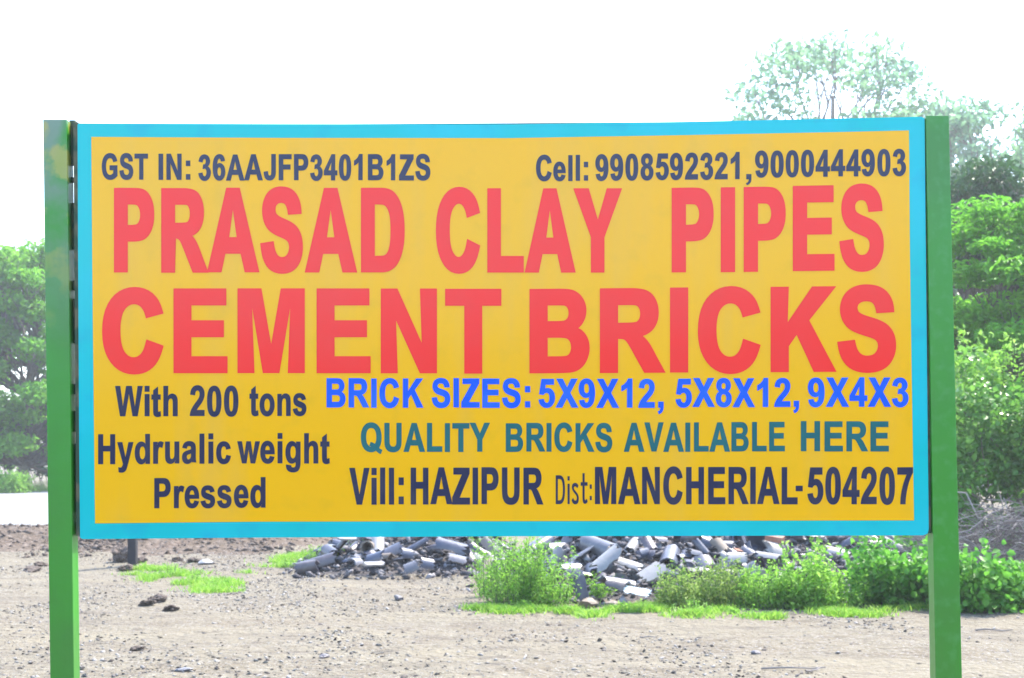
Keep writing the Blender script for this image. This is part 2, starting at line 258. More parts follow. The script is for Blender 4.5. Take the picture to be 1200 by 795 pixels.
# ---------------------------------------------------------------- lettering outlines (bold grotesque, 2048 units to the em)
GL = {
'A': (1479, "M1471 0H1149L1021 333H435L314 0H0L571 1466H884ZM926 580L724 1124L526 580Z"),
'B': (1479, "M150 1466H736Q910 1466 995.5 1451.5Q1081 1437 1148.5 1391Q1216 1345 1261 1268.5Q1306 1192 1306 1097Q1306 994 1250.5 908Q1195 822 1100 779Q1234 740 1306 646Q1378 552 1378 425Q1378 325 1331.5 230.5Q1285 136 1204.5 79.5Q1124 23 1006 10Q932 2 649 0H150ZM446 1222V883H640Q813 883 855 888Q931 897 974.5 940.5Q1018 984 1018 1055Q1018 1123 980.5 1165.5Q943 1208 869 1217Q825 1222 616 1222ZM446 639V247H720Q880 247 923 256Q989 268 1030.5 314.5Q1072 361 1072 439Q1072 505 1040 551Q1008 597 947.5 618Q887 639 685 639Z"),
'C': (1479, "M1087 539L1374 448Q1308 208 1154.5 91.5Q1001 -25 765 -25Q473 -25 285 174.5Q97 374 97 720Q97 1086 286 1288.5Q475 1491 783 1491Q1052 1491 1220 1332Q1320 1238 1370 1062L1077 992Q1051 1106 968.5 1172Q886 1238 768 1238Q605 1238 503.5 1121Q402 1004 402 742Q402 464 502 346Q602 228 762 228Q880 228 965 303Q1050 378 1087 539Z"),
'D': (1479, "M148 1466H689Q872 1466 968 1438Q1097 1400 1189 1303Q1281 1206 1329 1065.5Q1377 925 1377 719Q1377 538 1332 407Q1277 247 1175 148Q1098 73 967 31Q869 0 705 0H148ZM444 1218V247H665Q789 247 844 261Q916 279 963.5 322Q1011 365 1041 463.5Q1071 562 1071 732Q1071 902 1041 993Q1011 1084 957 1135Q903 1186 820 1204Q758 1218 577 1218Z"),
'E': (1366, "M149 0V1466H1236V1218H445V893H1181V646H445V247H1264V0Z"),
'F': (1251, "M151 0V1466H1156V1218H447V871H1059V623H447V0Z"),
'G': (1593, "M831 539V786H1469V202Q1376 112 1199.5 43.5Q1023 -25 842 -25Q612 -25 441 71.5Q270 168 184 347.5Q98 527 98 738Q98 967 194 1145Q290 1323 475 1418Q616 1491 826 1491Q1099 1491 1252.5 1376.5Q1406 1262 1450 1060L1156 1005Q1125 1113 1039.5 1175.5Q954 1238 826 1238Q632 1238 517.5 1115Q403 992 403 750Q403 489 519 358.5Q635 228 823 228Q916 228 1009.5 264.5Q1103 301 1170 353V539Z"),
'H': (1479, "M150 0V1466H446V889H1026V1466H1322V0H1026V641H446V0Z"),
'I': (569, "M140 0V1466H436V0Z"),
'J': (1139, "M724 1466H1019V538Q1019 356 987 258Q944 130 831 52.5Q718 -25 533 -25Q316 -25 199 96.5Q82 218 81 453L360 485Q365 359 397 307Q445 228 543 228Q642 228 683 284.5Q724 341 724 519Z"),
'K': (1479, "M150 0V1466H446V815L1044 1466H1442L890 895L1472 0H1089L686 688L446 443V0Z"),
'L': (1251, "M157 0V1466H453V247H1189V0Z"),
'M': (1706, "M145 0V1466H588L854 466L1117 1466H1561V0H1286V1154L995 0H710L420 1154V0Z"),
'N': (1479, "M150 0V1466H438L1038 487V1466H1313V0H1016L425 956V0Z"),
'P': (1366, "M149 0V1466H624Q894 1466 976 1444Q1102 1411 1187 1300.5Q1272 1190 1272 1015Q1272 880 1223 788Q1174 696 1098.5 643.5Q1023 591 945 574Q839 553 638 553H445V0ZM445 1218V802H607Q782 802 841 825Q900 848 933.5 897Q967 946 967 1011Q967 1091 920 1143Q873 1195 801 1208Q748 1218 588 1218Z"),
'Q': (1593, "M1330 188Q1430 110 1561 68L1472 -121Q1404 -101 1339 -66Q1250 -10 1130 62Q990 -25 802 -25Q475 -25 282 174.5Q89 374 89 724Q89 948 156 1100Q206 1212 292.5 1301Q379 1390 482 1433Q619 1491 798 1491Q1122 1491 1316.5 1290Q1511 1089 1511 731Q1511 540 1460 400Q1420 290 1330 188Z M1075 365L1090 385Q1205 500 1205 738Q1205 990 1094.5 1114Q984 1238 801 1238Q618 1238 506 1112.5Q394 987 394 734Q394 485 509 356.5Q624 228 801 228Q830 228 860 233Q800 275 705 305L780 470Q930 435 1075 365Z"),
'R': (1479, "M150 0V1466H773Q1008 1466 1114.5 1426.5Q1221 1387 1285 1286Q1349 1185 1349 1055Q1349 890 1252 782.5Q1155 675 962 647Q1058 591 1120.5 524Q1183 457 1289 286L1468 0H1114L900 319Q786 490 744 534.5Q702 579 655 595.5Q608 612 506 612H446V0ZM446 846H665Q878 846 931 864Q984 882 1014 926Q1044 970 1044 1036Q1044 1110 1004.5 1155.5Q965 1201 893 1213Q857 1218 677 1218H446Z"),
'S': (1366, "M74 477L362 505Q388 360 467.5 292Q547 224 682 224Q825 224 897.5 284.5Q970 345 970 426Q970 478 939.5 514.5Q909 551 833 578Q781 596 596 642Q358 701 262 787Q127 908 127 1082Q127 1194 190.5 1291.5Q254 1389 373.5 1440Q493 1491 662 1491Q938 1491 1077.5 1370Q1217 1249 1224 1047L928 1034Q909 1147 846.5 1196.5Q784 1246 659 1246Q530 1246 457 1193Q410 1159 410 1102Q410 1050 454 1013Q510 966 726 915Q942 864 1045.5 809.5Q1149 755 1207.5 660.5Q1266 566 1266 427Q1266 301 1196 191Q1126 81 998 27.5Q870 -26 679 -26Q401 -26 252 102.5Q103 231 74 477Z"),
'T': (1251, "M478 0V1218H43V1466H1208V1218H774V0Z"),
'U': (1479, "M147 1466H443V672Q443 483 454 427Q473 337 544.5 282.5Q616 228 740 228Q866 228 930 279.5Q994 331 1007 406Q1020 481 1020 655V1466H1316V696Q1316 432 1292 323Q1268 214 1203.5 139Q1139 64 1031 19.5Q923 -25 749 -25Q539 -25 430.5 23.5Q322 72 259 149.5Q196 227 176 312Q147 438 147 684Z"),
'V': (1366, "M525 0L1 1466H322L693 381L1052 1466H1366L841 0Z"),
'W': (1933, "M361 0L11 1466H314L535 459L803 1466H1155L1412 442L1637 1466H1935L1579 0H1265L973 1096L682 0Z"),
'X': (1366, "M0 0L501 765L47 1466H393L687 995L975 1466H1318L862 754L1363 0H1006L681 507L355 0Z"),
'Y': (1366, "M532 0V617L-5 1466H342L687 886L1025 1466H1366L827 615V0Z"),
'Z': (1251, "M21 0V267L725 1218H101V1466H1167V1236L436 247H1195V0Z"),
'0': (1139, "M562 1472Q775 1472 895 1320Q1038 1140 1038 723Q1038 307 894 125Q775 -25 562 -25Q348 -25 217 139.5Q86 304 86 726Q86 1140 230 1322Q349 1472 562 1472ZM562 1239Q511 1239 471 1206.5Q431 1174 409 1090Q380 981 380 723Q380 465 406 368.5Q432 272 471.5 240Q511 208 562 208Q613 208 653 240.5Q693 273 715 357Q744 465 744 723Q744 981 718 1077.5Q692 1174 652.5 1206.5Q613 1239 562 1239Z"),
'1': (1139, "M806 0H525V1059Q371 915 162 846V1101Q272 1137 401 1237.5Q530 1338 578 1472H806Z"),
'2': (1139, "M1036 261V0H51Q67 148 147 280.5Q227 413 463 632Q653 809 696 872Q754 959 754 1044Q754 1138 703.5 1188.5Q653 1239 564 1239Q476 1239 424 1186Q372 1133 364 1010L84 1038Q109 1270 241 1371Q373 1472 571 1472Q788 1472 912 1355Q1036 1238 1036 1064Q1036 965 1000.5 875.5Q965 786 888 688Q837 623 704 501Q571 379 535.5 339Q500 299 478 261Z"),
'3': (1139, "M77 389L349 422Q362 318 419 263Q476 208 557 208Q644 208 703.5 274Q763 340 763 452Q763 558 706 620Q649 682 567 682Q513 682 438 661L469 890Q583 887 643 939.5Q703 992 703 1079Q703 1153 659 1197Q615 1241 542 1241Q470 1241 419 1191Q368 1141 357 1045L98 1089Q125 1222 179.5 1301.5Q234 1381 331.5 1426.5Q429 1472 550 1472Q757 1472 882 1340Q985 1232 985 1096Q985 903 774 788Q900 761 975.5 667Q1051 573 1051 440Q1051 247 910 111Q769 -25 559 -25Q360 -25 229 89.5Q98 204 77 389Z"),
'4': (1139, "M638 0V295H38V541L674 1472H910V542H1092V295H910V0ZM638 542V1043L301 542Z"),
'5': (1139, "M91 377L371 406Q383 311 442 255.5Q501 200 578 200Q666 200 727 271.5Q788 343 788 487Q788 622 727.5 689.5Q667 757 570 757Q449 757 353 650L125 683L269 1446H1012V1183H482L438 934Q532 981 630 981Q817 981 947 845Q1077 709 1077 492Q1077 311 972 169Q829 -25 575 -25Q372 -25 244 84Q116 193 91 377Z"),
'6': (1139, "M1044 1107L772 1077Q762 1161 720 1201Q678 1241 611 1241Q522 1241 460.5 1161Q399 1081 383 828Q488 952 644 952Q820 952 945.5 818Q1071 684 1071 472Q1071 247 939 111Q807 -25 600 -25Q378 -25 235 147.5Q92 320 92 713Q92 1116 241 1294Q390 1472 628 1472Q795 1472 904.5 1378.5Q1014 1285 1044 1107ZM407 494Q407 357 470 282.5Q533 208 614 208Q692 208 744 269Q796 330 796 469Q796 612 740 678.5Q684 745 600 745Q519 745 463 681.5Q407 618 407 494Z"),
'7': (1139, "M86 1185V1446H1047V1242Q928 1125 805 906Q682 687 617.5 440.5Q553 194 554 0H283Q290 304 408.5 620Q527 936 725 1185Z"),
'8': (1139, "M325 790Q216 836 166.5 916.5Q117 997 117 1093Q117 1257 231.5 1364.5Q346 1472 557 1472Q766 1472 881.5 1364.5Q997 1257 997 1093Q997 991 944 911.5Q891 832 795 790Q917 741 980.5 647Q1044 553 1044 430Q1044 227 914.5 101Q785 -25 570 -25Q370 -25 237 80Q80 204 80 420Q80 539 139 637.5Q198 736 325 790ZM383 1069Q383 985 430.5 938Q478 891 557 891Q637 891 685 938.5Q733 986 733 1070Q733 1149 685.5 1196.5Q638 1244 560 1244Q479 1244 431 1196Q383 1148 383 1069ZM358 440Q358 324 417.5 259Q477 194 566 194Q653 194 710 256.5Q767 319 767 437Q767 540 709 602.5Q651 665 562 665Q459 665 408.5 594Q358 523 358 440Z"),
'9': (1139, "M75 342L347 372Q357 289 399 249Q441 209 510 209Q597 209 658 289Q719 369 736 621Q630 498 471 498Q298 498 172.5 631.5Q47 765 47 979Q47 1202 179.5 1338.5Q312 1475 517 1475Q740 1475 883 1302.5Q1026 1130 1026 735Q1026 333 877 155Q728 -23 489 -23Q317 -23 211 68.5Q105 160 75 342ZM712 956Q712 1092 649.5 1167Q587 1242 505 1242Q427 1242 375.5 1180.5Q324 1119 324 979Q324 837 380 770.5Q436 704 520 704Q601 704 656.5 768Q712 832 712 956Z"),
':': (682, "M201 780V1061H482V780ZM201 0V281H482V0Z"),
',': (569, "M137 281H418V80Q418 -42 397 -112.5Q376 -183 317.5 -239Q259 -295 169 -327L114 -211Q199 -183 235 -134Q271 -85 273 0H137Z"),
'-': (682, "M115 391V672H567V391Z"),
'a': (1139, "M357 737L102 783Q145 937 250 1011Q355 1085 562 1085Q750 1085 842 1040.5Q934 996 971.5 927.5Q1009 859 1009 676L1006 348Q1006 208 1019.5 141.5Q1033 75 1070 0H792Q781 27 765 82Q758 107 755 115Q683 45 601 10Q519 -25 426 -25Q262 -25 167.5 64Q73 153 73 289Q73 379 116 449.5Q159 520 236.5 557.5Q314 595 460 623Q657 660 733 692V720Q733 801 693 835.5Q653 870 542 870Q467 870 425 840.5Q383 811 357 737ZM733 509Q679 491 562 466Q445 441 409 417Q354 378 354 318Q354 259 398 216Q442 173 510 173Q586 173 655 223Q706 261 722 316Q733 352 733 453Z"),
'c': (1139, "M1073 748L796 698Q782 781 732.5 823Q683 865 604 865Q499 865 436.5 792.5Q374 720 374 550Q374 361 437.5 283Q501 205 608 205Q688 205 739 250.5Q790 296 811 407L1087 360Q1044 170 922 73Q800 -24 595 -24Q362 -24 223.5 123Q85 270 85 530Q85 793 224 939.5Q363 1086 600 1086Q794 1086 908.5 1002.5Q1023 919 1073 748Z"),
'd': (1251, "M1121 0H860V156Q795 65 706.5 20.5Q618 -24 528 -24Q345 -24 214.5 123.5Q84 271 84 535Q84 805 211 945.5Q338 1086 532 1086Q710 1086 840 938V1466H1121ZM371 554Q371 384 418 308Q486 198 608 198Q705 198 773 280.5Q841 363 841 527Q841 710 775 790.5Q709 871 606 871Q506 871 438.5 791.5Q371 712 371 554Z"),
'e': (1139, "M762 338L1042 291Q988 137 871.5 56.5Q755 -24 580 -24Q303 -24 170 157Q65 302 65 523Q65 787 203 936.5Q341 1086 552 1086Q789 1086 926 929.5Q1063 773 1057 450H353Q356 325 421 255.5Q486 186 583 186Q649 186 694 222Q739 258 762 338ZM778 622Q775 744 715 807.5Q655 871 569 871Q477 871 417 804Q357 737 358 622Z"),
'g': (1251, "M121 -70L442 -109Q450 -165 479 -186Q519 -216 605 -216Q715 -216 770 -183Q807 -161 826 -112Q839 -77 839 17V172Q713 0 521 0Q307 0 182 181Q84 324 84 537Q84 804 212.5 945Q341 1086 532 1086Q729 1086 857 913V1062H1120V109Q1120 -79 1089 -172Q1058 -265 1002 -318Q946 -371 852.5 -401Q759 -431 616 -431Q346 -431 233 -338.5Q120 -246 120 -104Q120 -90 121 -70ZM372 553Q372 384 437.5 305.5Q503 227 599 227Q702 227 773 307.5Q844 388 844 546Q844 711 776 791Q708 871 604 871Q503 871 437.5 792.5Q372 714 372 553Z"),
'h': (1251, "M427 1466V927Q563 1086 752 1086Q849 1086 927 1050Q1005 1014 1044.5 958Q1084 902 1098.5 834Q1113 766 1113 623V0H832V561Q832 728 816 773Q800 818 759.5 844.5Q719 871 658 871Q588 871 533 837Q478 803 452.5 734.5Q427 666 427 532V0H146V1466Z"),
'i': (569, "M147 1206V1466H428V1206ZM147 0V1062H428V0Z"),
'l': (569, "M147 0V1466H428V0Z"),
'n': (1251, "M1113 0H832V542Q832 714 814 764.5Q796 815 755.5 843Q715 871 658 871Q585 871 527 831Q469 791 447.5 725Q426 659 426 481V0H145V1062H406V906Q545 1086 756 1086Q849 1086 926 1052.5Q1003 1019 1042.5 967Q1082 915 1097.5 849Q1113 783 1113 660Z"),
'o': (1251, "M82 546Q82 686 151 817Q220 948 346.5 1017Q473 1086 629 1086Q870 1086 1024 929.5Q1178 773 1178 534Q1178 293 1022.5 134.5Q867 -24 631 -24Q485 -24 352.5 42Q220 108 151 235.5Q82 363 82 546ZM370 531Q370 373 445 289Q520 205 630 205Q740 205 814.5 289Q889 373 889 533Q889 689 814.5 773Q740 857 630 857Q520 857 445 773Q370 689 370 531Z"),
'r': (797, "M416 0H135V1062H396V911Q463 1018 516.5 1052Q570 1086 638 1086Q734 1086 823 1033L736 788Q665 834 604 834Q545 834 504 801.5Q463 769 439.5 684Q416 599 416 328Z"),
's': (1139, "M48 303L330 346Q348 264 403 221.5Q458 179 557 179Q666 179 721 219Q758 247 758 294Q758 326 738 347Q717 367 644 384Q304 459 213 521Q87 607 87 760Q87 898 196 992Q305 1086 534 1086Q752 1086 858 1015Q964 944 1004 805L739 756Q722 818 674.5 851Q627 884 539 884Q428 884 380 853Q348 831 348 796Q348 766 376 745Q414 717 638.5 666Q863 615 952 541Q1040 466 1040 332Q1040 186 918 81Q796 -24 557 -24Q340 -24 213.5 64Q87 152 48 303Z"),
't': (682, "M634 1062V838H442V410Q442 280 447.5 258.5Q453 237 472.5 223Q492 209 520 209Q559 209 633 236L657 18Q559 -24 435 -24Q359 -24 298 1.5Q237 27 208.5 67.5Q180 108 169 177Q160 226 160 375V838H31V1062H160V1273L442 1437V1062Z"),
'u': (1251, "M846 0V159Q788 74 693.5 25Q599 -24 494 -24Q387 -24 302 23Q217 70 179 155Q141 240 141 390V1062H422V574Q422 350 437.5 299.5Q453 249 494 219.5Q535 190 598 190Q670 190 727 229.5Q784 269 805 327.5Q826 386 826 614V1062H1107V0Z"),
'w': (1593, "M343 0L7 1062H280L479 366L662 1062H933L1110 366L1313 1062H1590L1249 0H979L796 683L616 0Z"),
'y': (1139, "M14 1062H313L567 308L815 1062H1106L731 40L664 -145Q627 -238 593.5 -287Q560 -336 516.5 -366.5Q473 -397 409.5 -414Q346 -431 266 -431Q185 -431 107 -414L82 -194Q148 -207 201 -207Q299 -207 346 -149.5Q393 -92 418 -3Z"),
# thin hand-painted set used for the small word on the bottom row ('~' marks it)
'~D': (1300, "M120 0V1466H520Q860 1466 1010 1260Q1130 1090 1130 740Q1130 380 1010 200Q860 0 520 0ZM350 190H540Q740 190 820 330Q900 460 900 740Q900 1010 820 1140Q740 1276 540 1276H350Z"),
'~i': (500, "M140 1200V1420H370V1200ZM140 0V1040H370V0Z"),
'~s': (1000, "M80 200L250 330Q330 180 480 180Q650 180 650 310Q650 420 470 520L330 600Q110 720 110 860Q110 1080 470 1080Q720 1080 840 930L690 800Q600 900 470 900Q330 900 330 820Q330 760 480 680L640 590Q870 470 870 290Q870 -10 490 -10Q200 -10 80 200Z"),
'~t': (900, "M260 1560V1100H60V920H260V300Q260 0 520 0Q700 0 820 120L730 270Q650 190 570 190Q490 190 490 310V920H800V1100H490V1560Z"),
'~:': (520, "M150 780V1000H370V780ZM150 200V420H370V200Z"),
}
import re
def contours(path):
    toks = re.findall(r'[MLHVQZ]|-?[\d.]+', path); i = 0; out = []; cur = []; x = y = 0
    def num():
        nonlocal i; v = float(toks[i]); i += 1; return v
    while i < len(toks):
        c = toks[i]; i += 1
        if c == 'M': x, y = num(), num(); cur = [(x, y)]
        elif c == 'L': x, y = num(), num(); cur.append((x, y))
        elif c == 'H': x = num(); cur.append((x, y))
        elif c == 'V': y = num(); cur.append((x, y))
        elif c == 'Q':
            cx, cy, ex, ey = num(), num(), num(), num()
            for k in range(1, 6):
                t = k/5; cur.append(((1-t)**2*x+2*t*(1-t)*cx+t*t*ex, (1-t)**2*y+2*t*(1-t)*cy+t*t*ey))
            x, y = ex, ey
        elif c == 'Z':
            if abs(cur[0][0]-cur[-1][0])+abs(cur[0][1]-cur[-1][1]) < .01: cur.pop()
            out.append(cur)
    return out
def embolden(c, ex, ey):
    n = len(c); out = []
    for i in range(n):
        p, a, b = c[i], c[i-1], c[(i+1) % n]
        d1 = (p[0]-a[0], p[1]-a[1]); d2 = (b[0]-p[0], b[1]-p[1])
        l1 = math.hypot(*d1) or 1e-6; l2 = math.hypot(*d2) or 1e-6
        n1 = (d1[1]/l1, -d1[0]/l1); n2 = (d2[1]/l2, -d2[0]/l2)
        m = (n1[0]+n2[0], n1[1]+n2[1]); q = max(.35, (1+n1[0]*n2[0]+n1[1]*n2[1]))
        out.append((p[0]+m[0]/q*ex, p[1]+m[1]/q*ey))
    return out
def text_polys(s, x0, x1, yt0, yb0, yt1=None, yb1=None, thin=False, bold=(0, 0)):
    """glyph contours laid out between photo columns x0..x1, cap top / baseline rows given at both ends"""
    yt1 = yt0 if yt1 is None else yt1; yb1 = yb0 if yb1 is None else yb1
    bx, by = bold; x0 += bx; x1 -= bx; yt0 += by; yb0 -= by
    if yt1 is not None: yt1 += by; yb1 -= by
    pen = 0; items = []
    A_ = sum(569 if ch == ' ' else GL['~'+ch if thin else ch][0] for ch in s); T_ = 1.55*bx
    track = T_*A_/max(1e-6, (x1-x0-(len(s)-1)*T_))          # letter gaps keep their width although the strokes are swelled
    for ch in s:
        if ch == ' ': pen += 569; continue
        adv, p = GL['~'+ch if thin else ch]
        items.append([[(q[0]+pen, q[1]) for q in c] for c in contours(p)]); pen += adv+track
    xs = [q[0] for g in items for c in g for q in c]; a, b = min(xs), max(xs)
    for g in items:
        res = []
        jx, jy = random.uniform(-.25, .25), random.uniform(-.3, .3)
        for c in g:
            pts = []
            for (ux, uy) in c:
                t = (ux-a)/(b-a); top = yt0+(yt1-yt0)*t; bot = yb0+(yb1-yb0)*t
                pts.append((x0+(x1-x0)*t+jx, bot-(bot-top)*uy/1466+jy))
            res.append(embolden(pts, bx, by))
        yield res

# ---------------------------------------------------------------- the signboard
sign = empty('signboard', (-.02, 3.93, 0)); tag(sign, 'yellow painted brickworks signboard with cyan border on two green steel posts', 'signboard')
YL, YR = 3.95, 3.905                        # the right-hand side stands a touch nearer
def plane_at(px, py, off=0.0):              # photo pixel -> point of the board plane (off metres in front of it), in sign space
    # plane through x,y line: y = a + b x
    b = (YR-YL)/2.44; a = (YL+YR)/2-off
    s = (px-600)/F; d = a/(1-b*s)
    return Vector((s*d, d, EYE-(py-HZ)/F*d))-Vector(sign.location)
def outline_mesh(name, pts_list, off):
    vs_, fs_ = [], []
    for gi, conts in enumerate(pts_list):
        off += .0003 if gi % 2 else -.0003*(gi > 0)
        base = len(vs_); v3 = [[Vector((q[0], -q[1], 0)) for q in c] for c in conts]
        tris = tessellate_polygon(v3)
        flat = [q for c in conts for q in c]
        vs_ += [plane_at(q[0], q[1], off) for q in flat]
        for t in tris:
            p = [Vector((flat[k][0], -flat[k][1])) for k in t]
            ar = (p[1]-p[0]).cross(p[2]-p[0])
            if abs(ar) < 1e-9: continue
            fs_.append(tuple(base+k for k in (t if ar > 0 else t[::-1])))
    return pymesh(name, vs_, fs_)
def slab(name, pts, f_off, b_off, m, bevel=.001):
    bm = bmesh.new(); fr = [bm.verts.new(plane_at(*q, f_off)) for q in pts]
    f = bm.faces.new(fr); r = bmesh.ops.extrude_face_region(bm, geom=[f])
    dv = Vector((0, f_off-b_off, 0))
    for v in [g for g in r['geom'] if isinstance(g, bmesh.types.BMVert)]: v.co += dv
    bmesh.ops.recalc_face_normals(bm, faces=bm.faces)
    return link(name, bm_mesh(name, bm), m, sign)
# sheet: cyan border with the corners very slightly rounded, yellow field painted on it
outer = [(90.8, 146.5), (92, 144.8), (330, 145.6), (600, 145.9), (800, 143), (960, 139.6), (1080, 137), (1083.6, 139), (1084.5, 250), (1086.5, 450), (1088.4, 620), (1087.2, 625.5), (1082, 627.6), (850, 628.2), (600, 628.6), (300, 630.2), (97, 632), (93.8, 630.4), (92.6, 500), (91.4, 300)]
slab('panel', outer[::-1], 0, -.004, M['cyan'])
inner = [(107, 160.6), (330, 161.8), (600, 162), (800, 158.6), (1000, 154.6), (1065.2, 153), (1066.4, 300), (1069, 480), (1071.2, 610), (850, 610.4), (600, 611), (300, 611.6), (111.4, 613.6), (109, 400), (108, 300)]
link('painted_field', outline_mesh('painted_field', [[inner]], .0012), M['yellow'], sign)
LINES = [
 ('lettering', 'navy registration number lettering along the top left', 'navy', [("GST", 119.3, 173.4, 180.3, 210.8), ("IN:", 186, 223.2, 180.3, 211), ("36AAJFP3401B1ZS", 232.5, 504.4, 181, 211.6)]),
 ('lettering', 'navy telephone number lettering along the top right', 'navy', [("Cell:", 628, 689, 181.8, 212.2), ("9908592321", 697.7, 867, 180.9, 212, 178.2, 210), (",", 874, 880.5, 178.2, 210), ("9000444903", 884.7, 1061.6, 176.9, 208.3, 174.3, 206)]),
 ('lettering', 'pinkish red heading lettering, upper of the two large rows', 'red', [("PRASAD", 133.6, 474.2, 220.4, 319.6), ("CLAY", 511, 728, 220.8, 319.6), ("PIPES", 787, 1036, 220.6, 319.8, 216.4, 316.8)]),
 ('lettering', 'red heading lettering, lower of the two large rows', 'red', [("CEMENT", 119.8, 587.8, 338.4, 437.8), ("BRICKS", 620.4, 1050.4, 339, 438, 335, 435.6)]),
 ('lettering', 'dark lettering, first of three rows at the lower left', 'navy', [("With", 135, 208.2, 452.6, 488.2), ("200", 222.3, 279.2, 452, 488), ("tons", 292.5, 359.2, 452, 487.6)]),
 ('lettering', 'dark lettering, second of three rows at the lower left', 'navy', [("Hydrualic", 114.8, 270.4, 508.8, 544, 508, 543.4), ("weight", 277.9, 386.4, 507.8, 543.4)]),
 ('lettering', 'dark lettering, last of three rows at the lower left', 'navy', [("Pressed", 181, 311.2, 560.4, 595.8, 559, 594.8)]),
 ('lettering', 'bright blue row of brick sizes under the large heading', 'blue', [("BRICK", 382.6, 495.7, 443.6, 477.9), ("SIZES:", 506, 621.2, 443.6, 477.9), ("5X9X12,", 631.3, 777.8, 443.9, 477.9), ("5X8X12,", 791.7, 936.6, 443.6, 477.6, 443, 477), ("9X4X3", 946.7, 1064.8, 442.6, 477)]),
 ('lettering', 'teal green lettering row above the address', 'teal', [("QUALITY", 422.7, 573.8, 495.8, 529.7), ("BRICKS", 592.7, 717.4, 496, 529.6), ("AVAILABLE", 731.3, 920, 495.6, 529.6, 494.6, 529.2), ("HERE", 938.4, 1041.6, 494, 529.3)]),
 ('lettering', 'dark village and district lettering along the bottom', 'navy', [("Vill:", 409.6, 473.3, 548.2, 591.4), ("HAZIPUR", 481.3, 636.8, 548, 591.2), ("~Dist:", 651.2, 693.5, 557, 590.8), ("MANCHERIAL", 697.3, 934.6, 547.6, 591.2), ("-", 932.6, 940.9, 551, 585), ("504207", 946, 1070, 547.6, 591, 547, 591)]),
]
BOLD = {'pinkish red': (2.6, 1.7), 'red heading': (2.9, 1.9), 'bright blue': (.65, .45), 'teal green': (.6, .45), 'dark village': (.75, .5)}
for nm, lab, mk, words in LINES:
    bd = next((v for k, v in BOLD.items() if lab.startswith(k)), (.6, .4))
    for wd in words:
        thin = wd[0].startswith('~'); t = wd[0].lstrip('~')
        o = link(nm, outline_mesh(nm, list(text_polys(t, *wd[1:], thin=thin, bold=(0, 0) if thin or t in ',-' else bd)), .0022), M[mk], sign); o['label'] = lab
# posts: square hollow sections, front faces level with the sheet, slightly out of plumb
def post(xt, xb, width_t, width_b, ytop, m, depth, capx):
    """xt, xb: photo columns of the left edge at the top row and at row 795"""
    k = (xb-xt)/(795-ytop); kw = (width_b-width_t)/(795-ytop)
    bm = bmesh.new(); rings = []
    for py in (ytop, 300, 460, 620, 795, 1000, 1230):
        p = plane_at(xt+k*(py-ytop), py, .006); q = plane_at(xt+k*(py-ytop)+width_t+kw*(py-ytop), py, .006)
        ring = [p, q, q+Vector((0, depth, 0)), p+Vector((0, depth, 0))]; rings.append([bm.verts.new(v) for v in ring])
    for a, b in zip(rings, rings[1:]):
        for i in range(4): bm.faces.new((a[i], a[(i+1) % 4], b[(i+1) % 4], b[i]))
    bm.faces.new(rings[0]); bm.faces.new(rings[-1][::-1])
    bmesh.ops.recalc_face_normals(bm, faces=bm.faces)
    es = [e for e in bm.edges if abs((e.verts[0].co-e.verts[1].co).normalized().z) > .9]
    bmesh.ops.bevel(bm, geom=es, offset=.003, segments=2, affect='EDGES', profile=.6)
    return link('post', bm_mesh('post', bm), m, sign)
post(50.2, 58.6, 28.0, 28.0, 140.5, M['post_worn'], .056, 0)['label'] = 'left post with worn patchy paint at its top'
post(1085.0, 1096.6, 27.2, 31.0, 136.0, M['post'], .056, 0)
# frame of angle iron behind the sheet
def bar(name, a, b, w_, m, y0, y1):
    bm = bmesh.new(); A = plane_at(*a, -y0); B = plane_at(*b, -y0)
    dv = (B-A).normalized(); sdv = Vector((dv.z, 0, -dv.x))*w_/2
    v = [bm.verts.new(p+q) for q in (Vector((0, 0, 0)), Vector((0, y1-y0, 0))) for p in (A-sdv, A+sdv, B+sdv, B-sdv)]
    for f in ((0, 1, 2, 3), (7, 6, 5, 4), (0, 4, 5, 1), (1, 5, 6, 2), (2, 6, 7, 3), (3, 7, 4, 0)): bm.faces.new([v[i] for i in f])
    bmesh.ops.recalc_face_normals(bm, faces=bm.faces)
    return link(name, bm_mesh(name, bm), m, sign)
bar('frame', (88.7, 143.5), (92.4, 628), .014, M['frame'], .006, .085)
bar('frame', (1084.2, 139.5), (1088.2, 625), .014, M['frame'], .006, .085)
bar('frame', (101, 152), (1078, 146), .022, M['frame'], .006, .036)
bar('frame', (104, 622), (1078, 618), .022, M['frame'], .006, .036)
bar('frame', (600, 165), (600, 606), .022, M['frame'], .008, .034)
for y0, y1 in ((141, 193), (208, 213), (238, 292), (329, 340), (350, 402), (450, 462), (482, 506), (520, 600), (612, 626)):      # welds and fillets that nearly close the left gap
    x = 83.5+ (y0-141)*8.4/655
    bar('weld_tab', (x+1, y0), (x+1+(y1-y0)*.013, y1), .016, M['frame'], .03, .05)
for y0, y1 in ((140, 150), (200, 330), (350, 415), (430, 445), (500, 512), (540, 555), (575, 622)):
    x = 1086.2+(y0-136)*9/655
    bar('weld_tab', (x-1, y0), (x-1+(y1-y0)*.014, y1), .016, M['frame'], .03, .05)

